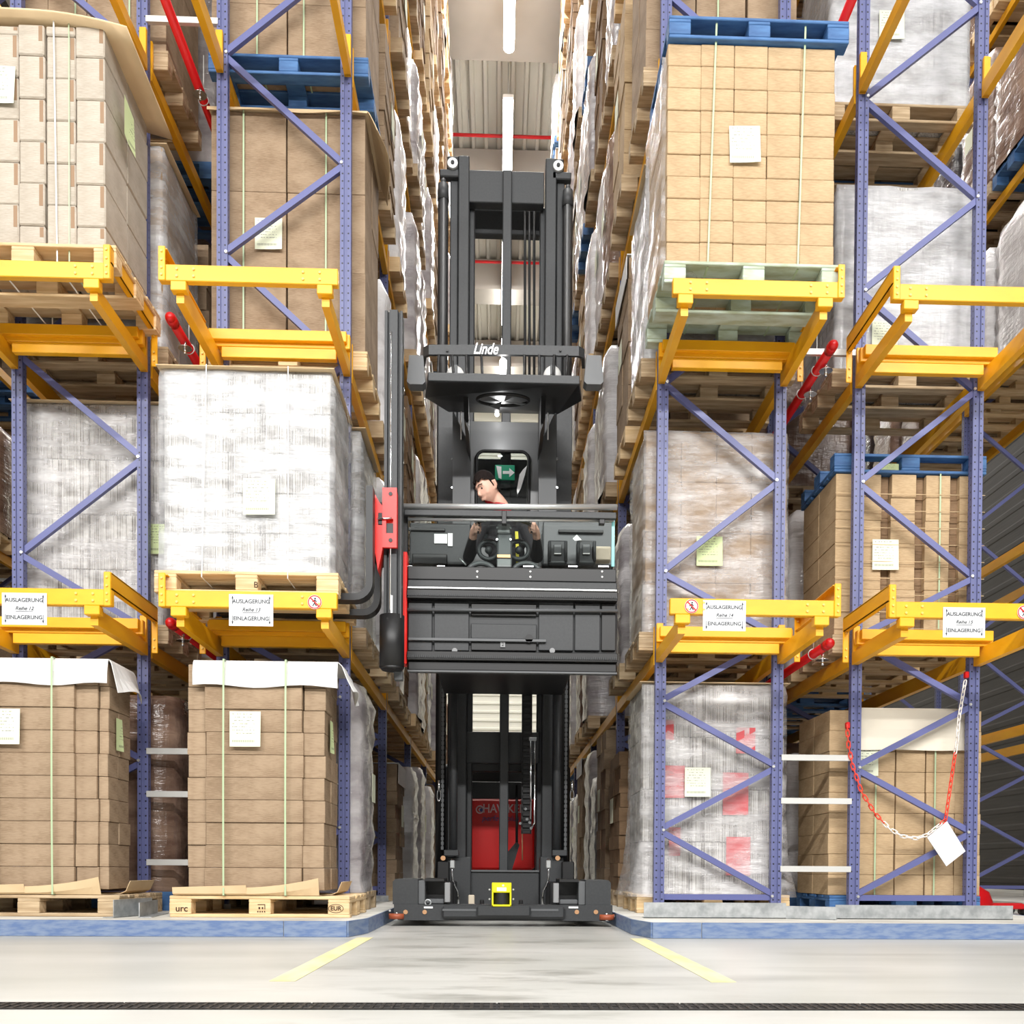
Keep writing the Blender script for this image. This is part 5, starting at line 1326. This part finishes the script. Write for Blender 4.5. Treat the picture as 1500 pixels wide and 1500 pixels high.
# red and white barrier chain with its plate
path = [(1241, 1066), (1243, 1092), (1249, 1122), (1262, 1160), (1282, 1192), (1303, 1214), (1322, 1225), (1342, 1228), (1358, 1223), (1373, 1211), (1385, 1201), (1391, 1160), (1397, 1118), (1402, 1085), (1405, 1050), (1410, 1020), (1415, 992)]
P3 = [at(x, y, 7.03) for x, y in path]; ch = thing('barrier_chain', P3[7], 'red and white plastic chain hung across the right front frame', 'chain')
segs = []; L = 0
for i in range(len(P3)-1): segs.append((L, P3[i], P3[i+1])); L += (P3[i+1]-P3[i]).length
def on(s):
    for l0, a, c in reversed(segs):
        if s >= l0: return a+(c-a).normalized()*(s-l0), (c-a).normalized()
    return P3[0], (P3[1]-P3[0]).normalized()
lk = {}
for col_ in ('chain_red', 'chain_white'):
    b = MB(); pts = []
    for i in range(14): a = 2*pi*i/14; pts.append((.012*cos(a), 0, (.016 if sin(a) > 0 else -.016)*(1 if abs(sin(a)) > .05 else 0)+.012*sin(a)))
    b.tube(pts, .0045, 6, closed=True); lk[col_] = mesh_of('link', b, col_)
s = .0; i = 0
while s < L-.01:
    p, tg = on(s); fr = s/L
    white = .33 < fr < .53 or fr > .77
    q = tg.to_track_quat('Z', 'Y') @ Matrix.Rotation(pi/2*(i % 2)+.4, 3, 'Z').to_quaternion()
    o = place('link', lk['chain_white' if white else 'chain_red'], p, ch); o.rotation_mode = 'QUATERNION'; o.rotation_quaternion = q
    s += .043; i += 1
for x_, y_ in ((1241, 1064), (1415, 990)):
    p = at(x_, y_, 7.045); b = MB(); b.box(p.x-.015, p.x+.015, 7.02, 7.06, p.z-.02, p.z+.03, 0, .006); obj('chain_hook', b, 'pipe_red', ch)
cn = [at(x, y, 7.0) for x, y in ((1386, 1203), (1413, 1247), (1385, 1269), (1357, 1227))]
b = MB(); b.prism([(v.x, v.z) for v in cn], 'y', 6.985, 6.99); obj('chain_plate', b, 'sign_white', label='blank white plate hanging tilted from the red and white chain', cat='plate', fix=True)
# red in-rack sprinkler pipes running back between the racks
def pipe(X, Z, Y0, lab, heads):
    t = thing('sprinkler_pipe', (X, Y0, Z), lab, 'pipe', 'in-rack sprinkler pipes')
    b = MB(); b.tube([(X, Y0, Z), (X, 13, Z)], .034, 14); obj('pipe', b, 'pipe_red', t)
    b = MB(); b.ball((X, Y0, Z), .038, 8); b.cyl((X, Y0, Z), (X, Y0+.08, Z), .039, 14); obj('end_cap', b, 'pipe_red', t)
    for yy in heads:
        hd = MB(); hd.cyl((X+.02, yy, Z-.03), (X+.02, yy, Z-.075), .012, 8); hd.cyl((X+.02, yy, Z-.08), (X+.02, yy, Z-.075), .05, 18); hd.cyl((X+.02, yy, Z-.075), (X+.02, yy, Z-.12), .01, 8); obj('sprinkler_head', hd, 'chrome', t)
        hd = MB(); hd.tube([(X+.04*cos(a), yy+.15, Z+.04*sin(a)) for a in [2*pi*i/14 for i in range(14)]], .004, 5, closed=True); hd.cyl((X, yy+.15, Z+.04), (X, yy+.15, Z+.35), .004, 5); obj('pipe_hanger', hd, 'pale_steel', t)
pipe(-2.36, 4.36, 6.8, 'red sprinkler pipe end between the left racks, second level', (7.05, 9.5))
pipe(-2.36, 2.19, 6.8, 'red sprinkler pipe end between the left racks, first level', (7.0, 9.5))
pipe(-2.36, 6.50, 6.2, 'long red sprinkler pipe near the top between the left racks', (7.4, 10))
pipe(2.43, 4.28, 6.8, 'red sprinkler pipe end between the right racks, second level', (7.0, 7.35, 9.6))
pipe(2.43, 2.11, 6.8, 'red sprinkler pipe end between the right racks, first level', (7.0, 9.5))
pipe(2.43, 6.50, 6.2, 'long red sprinkler pipe near the top between the right racks', (7.4, 10))
# red pallet jack parked in the next aisle on the right
def jack():
    Yj = 9.0; p = at(1428, 1315, Yj); t = thing('pallet_jack', (p.x, Yj, 0), 'red machine parked low in the shadow at the right', 'pallet jack')
    b = MB(); g = []
    for j, (s, z) in enumerate(((1, .02), (1.02, .1), (.9, .2), (.55, .27), (.15, .29))):
        for i in range(16): a = 2*pi*i/16; g.append((p.x+.3*s*cos(a), Yj+.3+.3*s*sin(a), .03+z))
    b.grid(g, 16, 5, 0, True, True); obj('hood', b, 'pipe_red', t)
    for dy in (.15, .45):
        b = MB(); b.box(p.x+.2, p.x+.75, Yj+dy, Yj+dy+.12, .06, .11, 0, .01); obj('tine', b, 'pipe_red', t)
        b = MB(); b.cyl((p.x+.62, Yj+dy, .04), (p.x+.62, Yj+dy+.12, .04), .04, 12); obj('roller', b, 'rubber_black', t)
jack()
